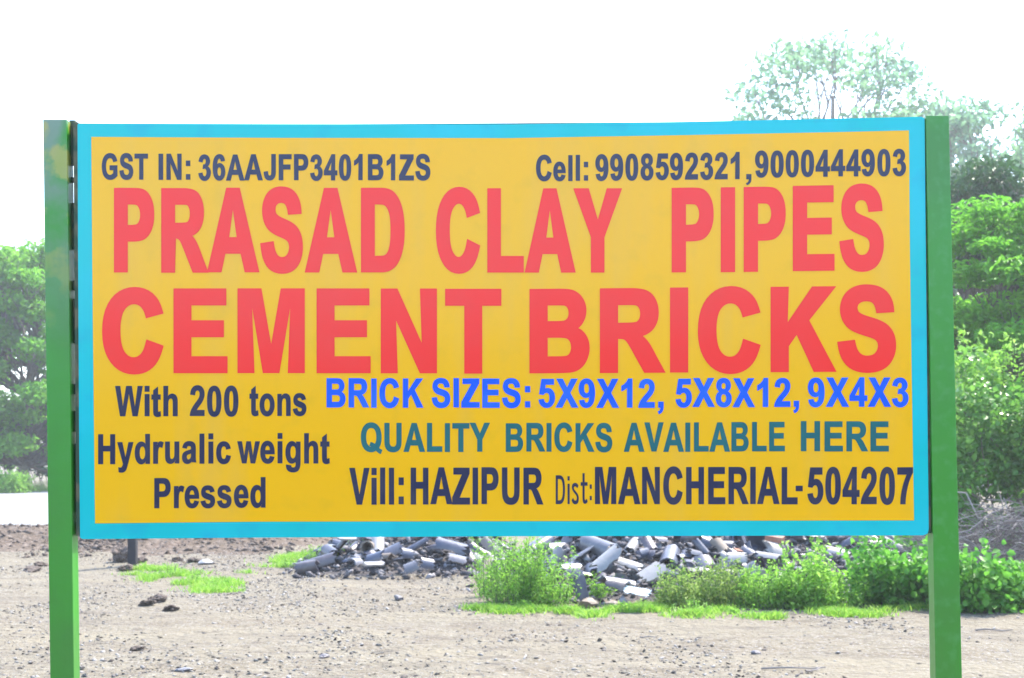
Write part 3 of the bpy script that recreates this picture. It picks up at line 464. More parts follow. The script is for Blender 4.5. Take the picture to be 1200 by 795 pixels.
# ---------------------------------------------------------------- leaves, stems, branches
def frames(n, up=.0):
    a = rng.normal(size=(n, 3)); a[:, 2] += up; a /= np.linalg.norm(a, axis=1)[:, None]
    b = rng.normal(size=(n, 3)); b -= (a*b).sum(1)[:, None]*a; b /= np.linalg.norm(b, axis=1)[:, None]
    return a, b, np.cross(a, b)
def leaves(name, centres, size, width=.5, up=.8, tint=None, fold=.18, droop=0):
    """one folded leaf per centre: 6 vertices, two quads"""
    n = len(centres); nrm, ax, sd_ = frames(n, up)
    s = (size*rng.uniform(.6, 1.3, n))[:, None]; w_ = s*width/2
    c = centres
    v = np.stack([c-ax*s/2, c-ax*s*.12+sd_*w_+nrm*s*fold, c+ax*s*.22+sd_*w_*.75+nrm*s*fold*.8, c+ax*s/2-nrm*s*droop, c+ax*s*.22-sd_*w_*.75+nrm*s*fold*.8, c-ax*s*.12-sd_*w_+nrm*s*fold], 1).reshape(-1, 3)
    i = np.arange(n)[:, None]*6
    f = np.concatenate([i+np.array([[0, 1, 2, 3]]), i+np.array([[0, 3, 4, 5]])], 1).reshape(-1, 4)
    t = rng.uniform(0, 1, n) if tint is None else np.clip(tint+rng.uniform(-.3, .3, n), 0, 1)
    return npmesh(name, v, f, np.repeat(t, 2))
def tube(V, Fc, pts, r0, r1, sides=5):
    base = len(V); n = len(pts)
    for i, p in enumerate(pts):
        d = (pts[min(i+1, n-1)]-pts[max(i-1, 0)]).normalized()
        a = d.orthogonal().normalized(); b = d.cross(a); r = r0+(r1-r0)*i/(n-1)
        for k in range(sides):
            an = 2*math.pi*k/sides; V.append(p+a*math.cos(an)*r+b*math.sin(an)*r)
    for i in range(n-1):
        for k in range(sides):
            A = base+i*sides+k; B = base+i*sides+(k+1) % sides; Fc.append((A, B, B+sides, A+sides))
def bent(p, q, n, wob):
    out = []
    L_ = (q-p).length
    for i in range(n+1):
        t = i/n; o = Vector((random.gauss(0, 1), random.gauss(0, 1), random.gauss(0, 1)))*wob*L_*math.sin(t*math.pi)
        out.append(p.lerp(q, t)+o)
    return out
def clump_pts(centres, radii, n, flat=.7, shell=.5):
    k = len(centres); wts = np.array(radii)**2; wts /= wts.sum()
    idx_ = rng.choice(k, n, p=wts); d = rng.normal(size=(n, 3)); d /= np.linalg.norm(d, axis=1)[:, None]
    r = rng.uniform(0, 1, n)**shell
    return np.array(centres)[idx_]+d*(r*np.array(radii)[idx_])[:, None]*np.array([1, 1, flat]), idx_
def tree(name, base, top, spread, crown_from, n_clump, clump_r, n_leaf, leaf, m, label, cat='tree', group=None, trunk_r=.16, depth=None, width=.5, flat=.65, up=.8, shape=None):
    """base point, total height, half-width of the crown, height where the crown starts"""
    global rng
    sd_ = int(abs(base[0])*100+base[1]); random.seed(sd_); rng = np.random.default_rng(sd_)
    root = empty(name, base); tag(root, label, cat, group)
    depth = depth or spread; V, Fc = [], []
    tp = Vector((random.uniform(-.1, .1)*spread, random.uniform(-.1, .1)*spread, top*.86))
    tr = bent(Vector((0, 0, -.1)), tp, 7, .025); tube(V, Fc, tr, trunk_r, trunk_r*.25, 8)
    TV, TF = [], []; cs, rs = [], []
    n = 0
    while n < n_clump:
        t = random.random(); z = crown_from+(top-clump_r*.6-crown_from)*t
        prof = shape(t) if shape else math.sqrt(max(0, 1-(abs(t-.42)/.62)**2.2))
        an = random.uniform(0, 2*math.pi); rr = math.sqrt(random.uniform(.12, 1))*prof
        c = Vector((math.cos(an)*rr*spread, math.sin(an)*rr*depth, z)); n += 1
        cs.append(c); rs.append(clump_r*random.uniform(.6, 1.25))
        a = tr[min(len(tr)-1, max(1, int(len(tr)*max(.15, (z*.75-.3)/top))))]
        br = bent(a, c, 4, .07); tube(TV, TF, br, trunk_r*random.uniform(.16, .34), trunk_r*.05, 5)
        for _ in range(4):
            e = c+Vector((random.gauss(0, 1), random.gauss(0, 1), random.gauss(.3, .7)))*clump_r*.6
            tube(TV, TF, bent(br[3], e, 2, .08), trunk_r*.08, trunk_r*.03, 4)
    pts, ci = clump_pts([tuple(c) for c in cs], rs, n_leaf, flat)
    ct = rng.uniform(.15, .85, len(cs))
    link('trunk', pymesh('trunk', V, Fc, True), M['bark'], root)
    link('branches', pymesh('branches', TV, TF, True), M['bark'], root)
    link('crown', leaves('crown', pts, leaf, width=width, up=up, tint=ct[ci]), m, root)
    return root
def stem_plant(name, base, h, spread, n_stem, per, leaf, m, label, cat='weed', group=None, lean=.35, width=.45, low=.1, up=.8, flower=False):
    root = empty(name, base); tag(root, label, cat, group)
    V, Fc, P = [], [], []
    for i in range(n_stem):
        an = random.uniform(0, 2*math.pi); r = math.sqrt(random.random())
        b = Vector((math.cos(an)*r*spread*.55, math.sin(an)*r*spread*.55, -.03))
        hh = h*random.uniform(.38, 1.12)*(1-.3*r*r)
        e = b+Vector((math.cos(an)*lean*hh*r*random.uniform(.3, 1.5), math.sin(an)*lean*hh*r, hh))
        st = bent(b, e, 4, .05); tube(V, Fc, st, .006, .002, 3)
        for k in range(per):
            t = low+(1-low)*random.random(); s = min(3, int(t*4)); p = st[s].lerp(st[s+1], t*4-s)
            q = p+Vector((random.gauss(0, 1), random.gauss(0, 1), random.gauss(0, .6)))*leaf*1.0*(1.3-t*.6)
            P.append(tuple(q))
    link('stems', pymesh('stems', V, Fc, True), M['stem'], root)
    link('foliage', leaves('foliage', np.array(P), leaf, width=width, up=up), m, root)
    return root
def grass_patch(name, cells, n, h, m, label):
    """cells: list of (x, y, rx, ry) ellipses on the ground"""
    ar = np.array([c[2]*c[3] for c in cells]); k = rng.choice(len(cells), n, p=ar/ar.sum()); C_ = np.array(cells)[k]
    an = rng.uniform(0, 2*math.pi, n); r = np.abs(rng.normal(0, .52, n))**.85
    x = C_[:, 0]+np.cos(an)*r*C_[:, 2]; y = C_[:, 1]+np.sin(an)*r*C_[:, 3]
    keep = vnoise(x, y, .35, 21)+.7*vnoise(x, y, .9, 22)+.45 > rng.uniform(0, 1, n)*.9; x, y = x[keep], y[keep]; n = len(x)
    z = ground_h(x, y)-.01; b = np.stack([x, y, z], 1)
    hh = h*rng.uniform(.4, 1.2, n)[:, None]; a2 = rng.uniform(0, 2*math.pi, n)
    side = np.stack([np.cos(a2), np.sin(a2), 0*a2], 1)*rng.uniform(.003, .007, n)[:, None]
    ln = rng.normal(size=(n, 3))*.45; ln[:, 2] = 1
    mid = b+ln*hh*.55; tip = b+ln*hh*np.array([1.35, 1.35, .95])
    v = np.stack([b-side, b+side, mid+side*.8, mid-side*.8, tip], 1).reshape(-1, 3); i = np.arange(n)[:, None]*5
    f = np.concatenate([i+np.array([[0, 1, 2]]), i+np.array([[0, 2, 3]]), i+np.array([[3, 2, 4]])], 1).reshape(-1, 3)
    o = link(name, npmesh(name, v, f, np.repeat(rng.uniform(0, 1, n), 3)), m); tag(o, label, 'grass', kind='stuff'); return o

# ---------------------------------------------------------------- stones and chips on the track
def rock_mesh(name, seed, flat=.6, sub=2):
    rs = random.Random(seed); bm = bmesh.new(); bmesh.ops.create_icosphere(bm, subdivisions=sub, radius=.5)
    cuts = [Vector((rs.gauss(0, 1), rs.gauss(0, 1), rs.gauss(0, 1))).normalized() for _ in range(9)]
    for v in bm.verts:
        p = v.co.copy()
        for c in cuts:
            dd = p.dot(c)-.33
            if dd > 0: p -= c*dd
        p *= 1+rs.uniform(-.05, .05); v.co = Vector((p.x*1.15, p.y, p.z*flat))*1.3
    return bm_mesh(name, bm)
def clod_mesh(name, seed, flat=.6):
    bm = bmesh.new(); bmesh.ops.create_icosphere(bm, subdivisions=4, radius=.5); o3 = Vector((seed*3.1, seed*1.7, 0))
    for v in bm.verts:
        p = v.co; k = 1+.55*mnoise.noise(p*2.2+o3)+.35*mnoise.noise(p*5+o3)+.22*mnoise.noise(p*11+o3)
        v.co = Vector((p.x*k*1.2, p.y*k, p.z*k*flat*1.2))
    return bm_mesh(name, bm)
def chips(name, n, xs, ys, smin, smax, m, label, cat, dens=None, flat=.35, zoff=0, hf=ground_h, tintp=.5):
    x = rng.uniform(xs[0], xs[1], n*3); y = rng.uniform(ys[0], ys[1], n*3)
    k = (dens(x, y) > rng.uniform(0, 1, n*3)) if dens is not None else np.ones(n*3, bool)
    x, y = x[k][:n], y[k][:n]; n = len(x); z = hf(x, y)+zoff
    s = smin*(smax/smin)**(rng.uniform(0, 1, n)**2.2)
    base = np.array([[1, 0, 0], [.3, .9, 0], [-.8, .55, 0], [-.85, -.6, 0], [.35, -.9, 0], [.1, .1, 1], [-.15, -.2, -1]], float)
    bf = np.array([[0, 1, 5], [1, 2, 5], [2, 3, 5], [3, 4, 5], [4, 0, 5], [1, 0, 6], [2, 1, 6], [3, 2, 6], [4, 3, 6], [0, 4, 6]])
    a = rng.uniform(0, 6.28, n); ca, sa = np.cos(a), np.sin(a)
    v = base[None]*(1+.35*rng.normal(size=(n, 7, 3)))*s[:, None, None]*.5; v[:, :, 2] *= flat*rng.uniform(.5, 1.8, n)[:, None]
    tl = rng.normal(size=(n, 2))*.35; v[:, :, 2] += v[:, :, 0]*tl[:, :1]+v[:, :, 1]*tl[:, 1:]
    vx = v[:, :, 0]*ca[:, None]-v[:, :, 1]*sa[:, None]; vy = v[:, :, 0]*sa[:, None]+v[:, :, 1]*ca[:, None]
    P = np.stack([vx+x[:, None], vy+y[:, None], v[:, :, 2]+(z+s*.08)[:, None]], -1).reshape(-1, 3)
    f = (np.arange(n)[:, None, None]*7+bf[None]).reshape(-1, 3)
    t = np.repeat(np.where(rng.uniform(0, 1, n) < tintp, rng.uniform(0, .35, n), rng.uniform(.6, 1, n)), 10)
    o = link(name, npmesh(name, P, f, t), m); tag(o, label, cat, kind='stuff'); return o
chips('gravel', 30000, (-10, 9), (9.3, 24), .010, .05, M['stone'], 'loose stones and clay chips scattered over the pale dirt track', 'gravel', flat=.3,
      dens=lambda x, y: np.clip(.42+.9*vnoise(x, y*.55, .7, 31)+.5*vnoise(x, y, 3, 32), .05, 1)*np.clip((.43*y+.6-np.abs(x))*4, 0, 1))
chips('soil_clumps', 9000, (-11, -2.5), (20.5, 26.5), .02, .13, M['clod'], 'crumbled brown soil clumps lying along the low bank of earth', 'soil', flat=.6,
      dens=lambda x, y: np.clip(berm_h(x, y)*5, 0, 1)*np.clip(.5+vnoise(x, y, .8, 33), .1, 1))
# the larger ones one can point to
for i, (px, py, s, lab, mk, fl) in enumerate([
    (142.5, 659, .36, 'tall upright brown earth clod left of the dark pole', 'clod', 1.35), (165, 660, .24, 'dark squat clod right of the dark pole foot', 'clod', .7),
    (148, 669, .26, 'dark clod in front of the dark pole', 'clod', .65), (228, 659, .26, 'flat brown clod at the bank foot, between the pole and the pale stone', 'clod', .45),
    (208, 658, .2, 'small clod just behind the bright grass patch', 'clod', .6), (242, 661, .30, 'whitish flat stone at the foot of the earth bank', 'clay_pale', .4),
    (183, 706, .26, 'crumbly clod in the group of clods below the grass patch', 'clod', .6), (172, 710, .18, 'leftmost clod in the group below the grass patch', 'clod', .6),
    (200, 716, .24, 'flat dark clod at the right end of the group below the grass patch', 'clod', .4), (467, 704, .13, 'small black stone alone on dirt before the left pipe heap', 'clay_dark', .9),
    (48, 664, .26, 'dark clod beside the left post on the bank slope', 'clod', .5), (37, 670, .3, 'long dark clod at the left edge of the bank slope', 'clod', .4),
    (217, 788, .15, 'grey stone half sunk in the track near the left post', 'clay_grey', .45), (160, 762, .16, 'low dark stone right of the left post foot in the foreground', 'clod', .35),
    (380, 772, .10, 'small dark pebble in the foreground track', 'clay_dark', .6), (885, 767, .1, 'dark pebble on the track below the grass edge', 'clay_dark', .6)]):
    p = hit(px, py); s *= .72
    me = (clod_mesh if mk == 'clod' else rock_mesh)('clod' if mk == 'clod' else 'stone', 50+i, .75)
    o = link('earth_clod' if mk == 'clod' else 'stone', me, M[mk], None, p+Vector((0, 0, s*.22*fl)), (random.uniform(-.2, .2), random.uniform(-.2, .2), random.uniform(0, 6)))
    o.scale = (s, s, s*fl); tag(o, lab, 'clod' if mk == 'clod' else 'stone')

# ---------------------------------------------------------------- dark pole on the bank
p = hit(155.5, 663); root = empty('short_pole', (p.x, p.y, gz(p.x, p.y))); tag(root, 'dark metal pole standing on the low earth bank behind the sign', 'pole')
bm = bmesh.new(); bm_box(bm, (-.06, -.06, -.3), (.06, .06, 1.9), .008); link('shaft', bm_mesh('shaft', bm), M['pole'], root)
bm = bmesh.new(); bm_box(bm, (-.075, -.075, 1.902), (.075, .075, 1.93), .006); link('cap', bm_mesh('cap', bm), M['pole'], root)

# ---------------------------------------------------------------- broken clay pipes
def sherd_mesh(name, rad, arc, length, th, seed, jag=.12, segs=9, rows_=6):
    """piece of a pipe wall: cylinder axis along x, middle of the arc up, broken edges"""
    rs = random.Random(seed); bm = bmesh.new()
    full = arc > 6.1; n = segs if not full else segs+5
    a0 = -arc/2; jl = [rs.uniform(-jag, jag)*length for _ in range(n+1)]; jr = [rs.uniform(-jag, jag)*length for _ in range(n+1)]
    ja = [rs.uniform(-jag, jag)*arc*.5 for _ in range(rows_+1)]; jb = [rs.uniform(-jag, jag)*arc*.5 for _ in range(rows_+1)]
    if full: jl[-1] = jl[0]; jr[-1] = jr[0]
    gr = {}
    for s in (0, 1):
        r = rad-(th if s else 0)
        for j in range(rows_+1):
            for i in range(n+(0 if full else 1)):
                t = i/n; u = j/rows_
                an = a0+arc*t+(0 if full else (ja[j]*(1-t)+jb[j]*t))
                x = (-length/2+jl[i])*(1-u)+(length/2+jr[i])*u
                gr[s, j, i] = bm.verts.new((x, math.sin(an)*r, math.cos(an)*r-rad*math.cos(min(arc, math.pi)/2)*.5))
    def I(i): return i % n if full else i
    for j in range(rows_):
        for i in range(n):
            bm.faces.new((gr[0, j, i], gr[0, j, I(i+1)], gr[0, j+1, I(i+1)], gr[0, j+1, i]))
            bm.faces.new((gr[1, j, i], gr[1, j+1, i], gr[1, j+1, I(i+1)], gr[1, j, I(i+1)]))
    for i in range(n):
        bm.faces.new((gr[0, 0, i], gr[1, 0, i], gr[1, 0, I(i+1)], gr[0, 0, I(i+1)]))
        bm.faces.new((gr[0, rows_, I(i+1)], gr[1, rows_, I(i+1)], gr[1, rows_, i], gr[0, rows_, i]))
    if not full:
        for j in range(rows_):
            bm.faces.new((gr[0, j+1, 0], gr[1, j+1, 0], gr[1, j, 0], gr[0, j, 0]))
            bm.faces.new((gr[0, j, n], gr[1, j, n], gr[1, j+1, n], gr[0, j+1, n]))
    bmesh.ops.recalc_face_normals(bm, faces=bm.faces)
    me = bm_mesh(name, bm); return me
def smooth_sherd(me):
    me.polygons.foreach_set('use_smooth', [True]*len(me.polygons)); me.set_sharp_from_angle(angle=R(38)); return me
kinds = []
for k in range(6): kinds.append(('pipe_sherd', 'curved', smooth_sherd(sherd_mesh('pipe_sherd', random.uniform(.12, .2), random.uniform(1.2, 2.2), random.uniform(.22, .38), .022, 100+k, .14))))
for k in range(4): kinds.append(('half_pipe', 'half round', smooth_sherd(sherd_mesh('half_pipe', random.uniform(.10, .16), random.uniform(2.6, 3.3), random.uniform(.45, .75), .022, 200+k, .06))))
for k in range(2): kinds.append(('broken_pipe', 'tubular', smooth_sherd(sherd_mesh('broken_pipe', random.uniform(.09, .13), 6.2832, random.uniform(.35, .55), .022, 300+k, .10))))
clay = ['clay_blue', 'clay_dark', 'clay_grey', 'clay_pale', 'clay_buff']
cname = {'clay_blue': 'blue grey', 'clay_dark': 'dark glazed', 'clay_grey': 'grey', 'clay_pale': 'whitish dusty', 'clay_buff': 'buff'}
variants = {}
def variant(k, ck):
    if (k, ck) not in variants:
        me = kinds[k][2].copy(); me.materials.append(M[ck]); variants[k, ck] = me
    return variants[k, ck]
HN = ['left heap', 'middle heap', 'right heap']
def cover(h, n, seed):
    rs = random.Random(seed); cx, cy, sx, sy, a = HEAPS[h]
    for i in range(n):
        while True:
            x = rs.uniform(cx-sx*1.15, cx+sx*1.15); y = rs.uniform(cy-sy*1.1, cy+sy*.6)
            hh = float(heap_h(np.array([x]), np.array([y]))[0])
            if hh > .05: break
        k = rs.choices(range(len(kinds)), [3]*6+[2]*4+[1.3]*2)[0]; ck = rs.choices(clay, [4, 6, 3, 1.5, 1.0])[0]
        nm, sh, _ = kinds[k]
        e = .15; gx = (gz(x+e, y)-gz(x-e, y))/(2*e); gy = (gz(x, y+e)-gz(x, y-e))/(2*e)
        q = Vector((-gx, -gy, 1)).normalized().to_track_quat('Z', 'Y')
        loc = Matrix.Rotation(rs.uniform(0, 6.28), 3, 'Z') @ Matrix.Rotation(rs.gauss(0, .45), 3, 'X') @ Matrix.Rotation(rs.gauss(0, .35), 3, 'Y')
        if rs.random() < .22: loc = loc @ Matrix.Rotation(math.pi, 3, 'X')
        o = link(nm, variant(k, ck)); o.rotation_euler = (q.to_matrix() @ loc).to_euler()
        s = rs.uniform(.38, .85); o.scale = (s, s, s); o.location = (x, y, gz(x, y)+rs.uniform(-.02, .10))
        ax = o.rotation_euler.to_matrix() @ Vector((1, 0, 0)); ax = ax if ax.x > 0 else -ax; upv = (o.rotation_euler.to_matrix() @ Vector((0, 0, 1))).z
        pose = 'hollow side up' if upv < -.2 else ('rising rightwards' if ax.z > .25 else 'sloping down rightwards' if ax.z < -.25 else 'pointing at the camera' if abs(ax.y) > .8 else 'lying level')
        zone = ('left' if x < cx-sx*.3 else 'right' if x > cx+sx*.3 else 'middle')
        lvl = 'upper' if y > cy-sy*.25 else 'lower'
        tag(o, f'{cname[ck]} {sh} pipe sherd, {pose}, {lvl} {zone} of the {HN[h]}', 'broken pipe', f'{cname[ck]} {sh} clay pipe pieces in the {HN[h]}')
cover(0, 150, 1); cover(1, 185, 2); cover(2, 110, 3)
def hero(px, py, d, rad, arc, length, ck, rot, label, name='half_pipe', seed=0, th=.024, jag=.05):
    me = smooth_sherd(sherd_mesh(name, rad*.8, arc, length*.8, th, 900+seed, jag*2.2, 12)); me.materials.append(M[ck])
    o = link(name, me, None, None, W(px, py, d), tuple(R(a) for a in rot)); tag(o, label, 'broken pipe')
H = [
 (457, 650, 18.7, .13, 3.0, .46, 'clay_blue', (10, -25, 25), 'blue grey half pipe leaning up to the right in the middle of the left heap', 'half_pipe'),
 (488, 640, 18.9, .055, 6.2832, .42, 'clay_blue', (0, -28, 20), 'narrow blue pipe sloping up to the right at the top of the left heap', 'broken_pipe'),
 (433, 643, 18.9, .125, 6.2832, .30, 'clay_buff', (0, 10, 75), 'open ended buff pipe with its dark mouth facing out, left heap', 'broken_pipe'),
 (529, 645, 18.6, .16, 3.2, .50, 'clay_blue', (0, 14, -12), 'large rounded blue grey pipe piece at the right of the left heap', 'half_pipe'),
 (499, 662, 17.9, .14, 1.5, .22, 'clay_blue', (62, 12, 25), 'upright square blue grey sherd at the front of the left heap', 'pipe_sherd'),
 (482, 667, 17.8, .14, 1.6, .22, 'clay_grey', (50, -20, 10), 'small pale blue sherd in front of the upright square one, left heap', 'pipe_sherd'),
 (438, 670, 17.8, .3, .7, .30, 'clay_pale', (10, 0, 12), 'flat pale slab at the front left foot of the left heap', 'pipe_sherd'),
 (416, 661, 18.0, .13, 2.0, .20, 'clay_grey', (25, 0, 60), 'rounded grey sherd at the left tip of the left heap', 'pipe_sherd'),
 (409, 648, 19.0, .6, .4, .32, 'clay_pale', (15, 0, 0), 'pale flat slab on the ground left of the left heap', 'pipe_sherd'),
 (441, 655, 18.2, .14, 1.7, .3, 'clay_blue', (45, -18, -20), 'blue sherd tilted below the buff pipe, left heap', 'pipe_sherd'),
 (536, 660, 18.0, .2, 1.4, .28, 'clay_grey', (20, 12, -8), 'whitish rough slab at the right foot of the left heap', 'pipe_sherd'),
 (475, 650, 18.3, .13, 1.5, .24, 'clay_blue', (65, 10, 40), 'pointed blue sherd in the centre of the left heap', 'pipe_sherd'),
 (508, 634, 19.3, .11, 2.0, .26, 'clay_grey', (20, 5, 15), 'grey bowl shaped sherd at the top of the left heap', 'pipe_sherd'),
 (715, 661, 15.4, .24, 1.9, .44, 'clay_pale', (6, -38, 12), 'large bright white curved sherd on the middle heap', 'pipe_sherd'),
 (737, 667, 15.5, .17, 2.0, .36, 'clay_pale', (0, 15, -22), 'white curved sherd right of the largest white one, middle heap', 'pipe_sherd'),
 (722, 690, 14.7, .17, 2.6, .42, 'clay_dark', (5, 10, 12), 'dark half pipe with a pale broken end at the foot of the middle heap', 'half_pipe'),
 (738, 690, 14.55, .17, 1.2, .05, 'clay_pale', (0, 8, 15), 'pale broken pipe rim at the foot of the middle heap', 'pipe_sherd'),
 (766, 684, 15.0, .5, .45, .36, 'clay_pale', (35, -28, 22), 'thin pale arched slab at the right foot of the middle heap', 'pipe_sherd'),
 (736, 642, 16.9, .16, 2.3, .28, 'clay_blue', (20, 0, 10), 'dark blue curved sherd above the largest white one, middle heap', 'pipe_sherd'),
 (772, 645, 16.8, .17, 1.8, .3, 'clay_blue', (45, 10, 60), 'blue grey sherd standing in the centre of the middle heap', 'pipe_sherd'),
 (788, 644, 16.8, .19, 1.8, .32, 'clay_blue', (35, -18, 65), 'blue grey sherd leaning right in the middle heap', 'pipe_sherd'),
 (802, 640, 16.9, .17, 2.0, .3, 'clay_blue', (35, 30, 70), 'blue sherd nearest the big pipes, middle heap', 'pipe_sherd'),
 (787, 632, 17.4, .15, 2.0, .34, 'clay_pale', (20, 25, -25), 'white edged sherd at the top of the middle heap', 'pipe_sherd'),
 (851, 640, 17.0, .22, 2.6, .62, 'clay_blue', (8, 62, 78), 'biggest violet blue half pipe leaning upright in the right heap', 'half_pipe'),
 (889, 636, 17.2, .19, 2.6, .52, 'clay_blue', (5, 55, 62), 'second violet blue half pipe sloping right in the right heap', 'half_pipe'),
 (902, 647, 16.8, .22, 1.1, .30, 'clay_pale', (45, 18, 20), 'white sherd beside the second violet half pipe', 'pipe_sherd'),
 (834, 649, 16.7, .2, .9, .22, 'clay_pale', (55, 30, 10), 'small white sherd left of the biggest violet half pipe', 'pipe_sherd'),
 (964, 643, 17.6, .18, 2.2, .36, 'clay_grey', (10, 25, -20), 'grey white pipe piece above the tall weed, right heap', 'half_pipe'),
 (980, 652, 17.2, .16, 2.4, .34, 'clay_pale', (5, 12, -18), 'whitish pipe piece at the right end of the right heap', 'half_pipe'),
 (862, 660, 15.6, .3, .6, .26, 'clay_pale', (50, 0, 0), 'white fragment in the weeds below the biggest violet half pipe', 'pipe_sherd'),
 (680, 650, 16.6, .15, 2.2, .3, 'clay_blue', (15, 20, 70), 'blue rounded sherd at the left shoulder of the middle heap', 'pipe_sherd'),
 (668, 672, 15.2, .18, 1.5, .28, 'clay_grey', (50, 0, 25), 'grey sherd sticking out of the big weed clump', 'pipe_sherd'),
 (677, 690, 14.7, .2, 1.0, .3, 'clay_blue', (65, 80, 0), 'upright blue slab at the right edge of the big weed clump', 'pipe_sherd'),
 (652, 647, 16.9, .2, 1.3, .3, 'clay_pale', (40, 0, 30), 'white sherd showing above the big weed clump', 'pipe_sherd'),
]
for i, h in enumerate(H):
    hero(*h[:8], h[8], h[9], seed=i)
for (x, y, s, rz, lab) in [(870, 648, .2, 20, 'reddish brick bit between the two violet half pipes'), (908, 631, .24, -30, 'pinkish brick bit at the top of the right heap')]:
    bm = bmesh.new(); bm_box(bm, (-.11, -.055, -.035), (.11, .055, .035), .006); o = link('brick', bm_mesh('brick', bm), M['brick'], None, W(x, y, 16.7), (R(12), R(8), R(rz))); tag(o, lab, 'brick')
for (x, y, d, s, lab) in [(720, 706, 14.4, .2, 'buff stone at the foot of the middle heap, left of the blue plastic'), (690, 708, 14.5, .26, 'low pinkish stone in the grass edge beside the big weed clump')]:
    q = W(x, y, d); o = link('stone', rock_mesh('stone', int(x), .7), M['clay_buff'], None, (q.x, q.y, gz(q.x, q.y)+.04), (0, 0, 1)); o.scale = (s, s*.7, s*.5); tag(o, lab, 'stone')
q = W(745, 711, 14.1); o = link('plastic_scrap', smooth_sherd(sherd_mesh('plastic_scrap', .4, .5, .22, .006, 77, .2)), M['plastic'], None, (q.x, q.y, gz(q.x, q.y)+.03), (R(12), R(8), R(-15))); tag(o, 'pale blue plastic scrap lying in the grass edge', 'plastic scrap')
chips('rubble', 14000, (-3.2, 6.2), (14, 22), .03, .16, M['rubble'], 'small dark and white broken clay rubble filling the pipe heaps', 'rubble', flat=.5, zoff=.01, tintp=.62,
      dens=lambda x, y: np.clip(heap_h(x, y)*5-.1, 0, 1))

# ---------------------------------------------------------------- grass and weeds
def E(px, py, rx, ry): q = G(px, py); return (q.x, q.y, rx, ry)
def scatter_cells(n, fx, fy, r0, r1):
    out = []
    for _ in range(n):
        t = random.random(); rr = random.uniform(r0, r1); p = hit(fx(t)+random.uniform(-8, 8), fy(t)+random.gauss(0, 1)); out.append((p.x, p.y, rr, rr*random.uniform(.5, 1)))
    return out
grass_patch('grass', scatter_cells(70, lambda t: 156+112*t, lambda t: 668+22*t+7*math.sin(t*37), .04, .34), 8500, .08, M['grass'], 'bright green grass patch in front of the dark pole')
grass_patch('grass', scatter_cells(44, lambda t: 290+100*t, lambda t: 668-20*t+5*math.sin(t*40), .05, .35), 6000, .08, M['grass'], 'thin bright grass at the end of the earth bank left of the pipes')
grass_patch('grass', scatter_cells(90, lambda t: 568+512*t, lambda t: 714+6*math.sin(t*2.6)+4*math.sin(t*31), .05, .34)+[E(790, 712, .5, .3), E(880, 716, .5, .3)], 34000, .08, M['grass'], 'strip of low bright grass edging the track below the heaps')
grass_patch('grass', [E(318, 690, .3, .25), E(352, 696, .2, .2), E(352, 706, .12, .08), (-11, 62, 8, 2.0)], 700, .05, M['grass'], 'scattered grass tufts on the dirt left of centre')
def wb(px, py): return hit(px, py)
sp = stem_plant
sp('weed_clump', wb(600, 708), .90, .50, 80, 46, .045, M['weed'], 'biggest pale green feathery weed clump in front of the left pipe heap', width=.28)
sp('weed_clump', wb(641, 709), .74, .44, 60, 44, .045, M['weed'], 'feathery weed clump merging into the right side of the biggest one', width=.28)
sp('weed_clump', wb(570, 700), .75, .14, 16, 34, .04, M['weed'], 'spindly weed stalks at the left edge of the biggest weed clump', width=.22)
sp('weed_clump', wb(705, 700), .36, .14, 14, 24, .04, M['weed'], 'small weed tuft growing from the foot of the middle heap', width=.3)
sp('weed_clump', wb(800, 712), .50, .42, 55, 42, .042, M['weed_dry'], 'olive tinged weed clump at the right foot of the middle heap', width=.4)
sp('weed_clump', wb(845, 710), .56, .42, 60, 45, .042, M['weed_dry'], 'olive weed clump below the biggest violet half pipe', width=.4)
sp('weed_clump', wb(893, 712), .50, .42, 60, 45, .045, M['weed'], 'green weed clump left of the tall single weed', width=.38)
sp('tall_weed', wb(945, 714), .92, .18, 12, 75, .06, M['weed'], 'tallest single weed with a pointed top in front of the right heap', width=.45, lean=.5)
sp('weed_clump', wb(948, 713), .55, .5, 65, 45, .055, M['weed'], 'leafy clump round the foot of the tall weed', width=.45)
sp('weed_clump', wb(985, 712), .42, .35, 36, 40, .05, M['weed'], 'low leafy weed right of the tall weed', width=.5)
sp('leafy_bush', wb(1043, 709), .85, .48, 55, 50, .075, M['broad'], 'broad leaved green bush just left of the right post', 'bush', width=.7)
sp('leafy_bush', wb(1078, 711), .62, .42, 36, 44, .075, M['broad'], 'broad leaved bush half hidden behind the right post', 'bush', width=.7)
sp('leafy_bush', wb(1145, 716), .74, .50, 55, 50, .08, M['broad'], 'broad leaved bush just right of the right post', 'bush', width=.75)
sp('leafy_bush', wb(1190, 714), .5, .34, 30, 40, .08, M['broad'], 'lower broad leaved bush at the right edge', 'bush', width=.75)
sp('leafy_bush', W(1020, 652, 19.5)-Vector((0, 0, .3)), .62, .5, 36, 46, .075, M['broad'], 'darker bush behind the right heap under the board', 'bush', width=.7)
sp('leafy_bush', W(1062, 650, 18.5)-Vector((0, 0, .3)), .7, .5, 36, 46, .075, M['broad'], 'bush behind the one left of the right post', 'bush', width=.7)
sp('weed_clump', wb(1012, 700), .26, .22, 16, 30, .045, M['broad'], 'small weed at the left foot of the broad leaved bush', width=.6)
sp('weed_clump', W(722, 640, 17.6)-Vector((0, 0, .12)), .35, .25, 16, 30, .045, M['weed'], 'weed sprouting on the left shoulder of the middle heap', width=.4)
sp('weed_clump', W(860, 664, 16.2)-Vector((0, 0, .10)), .22, .25, 16, 30, .045, M['weed'], 'weed tuft among white fragments in the right heap', width=.4)
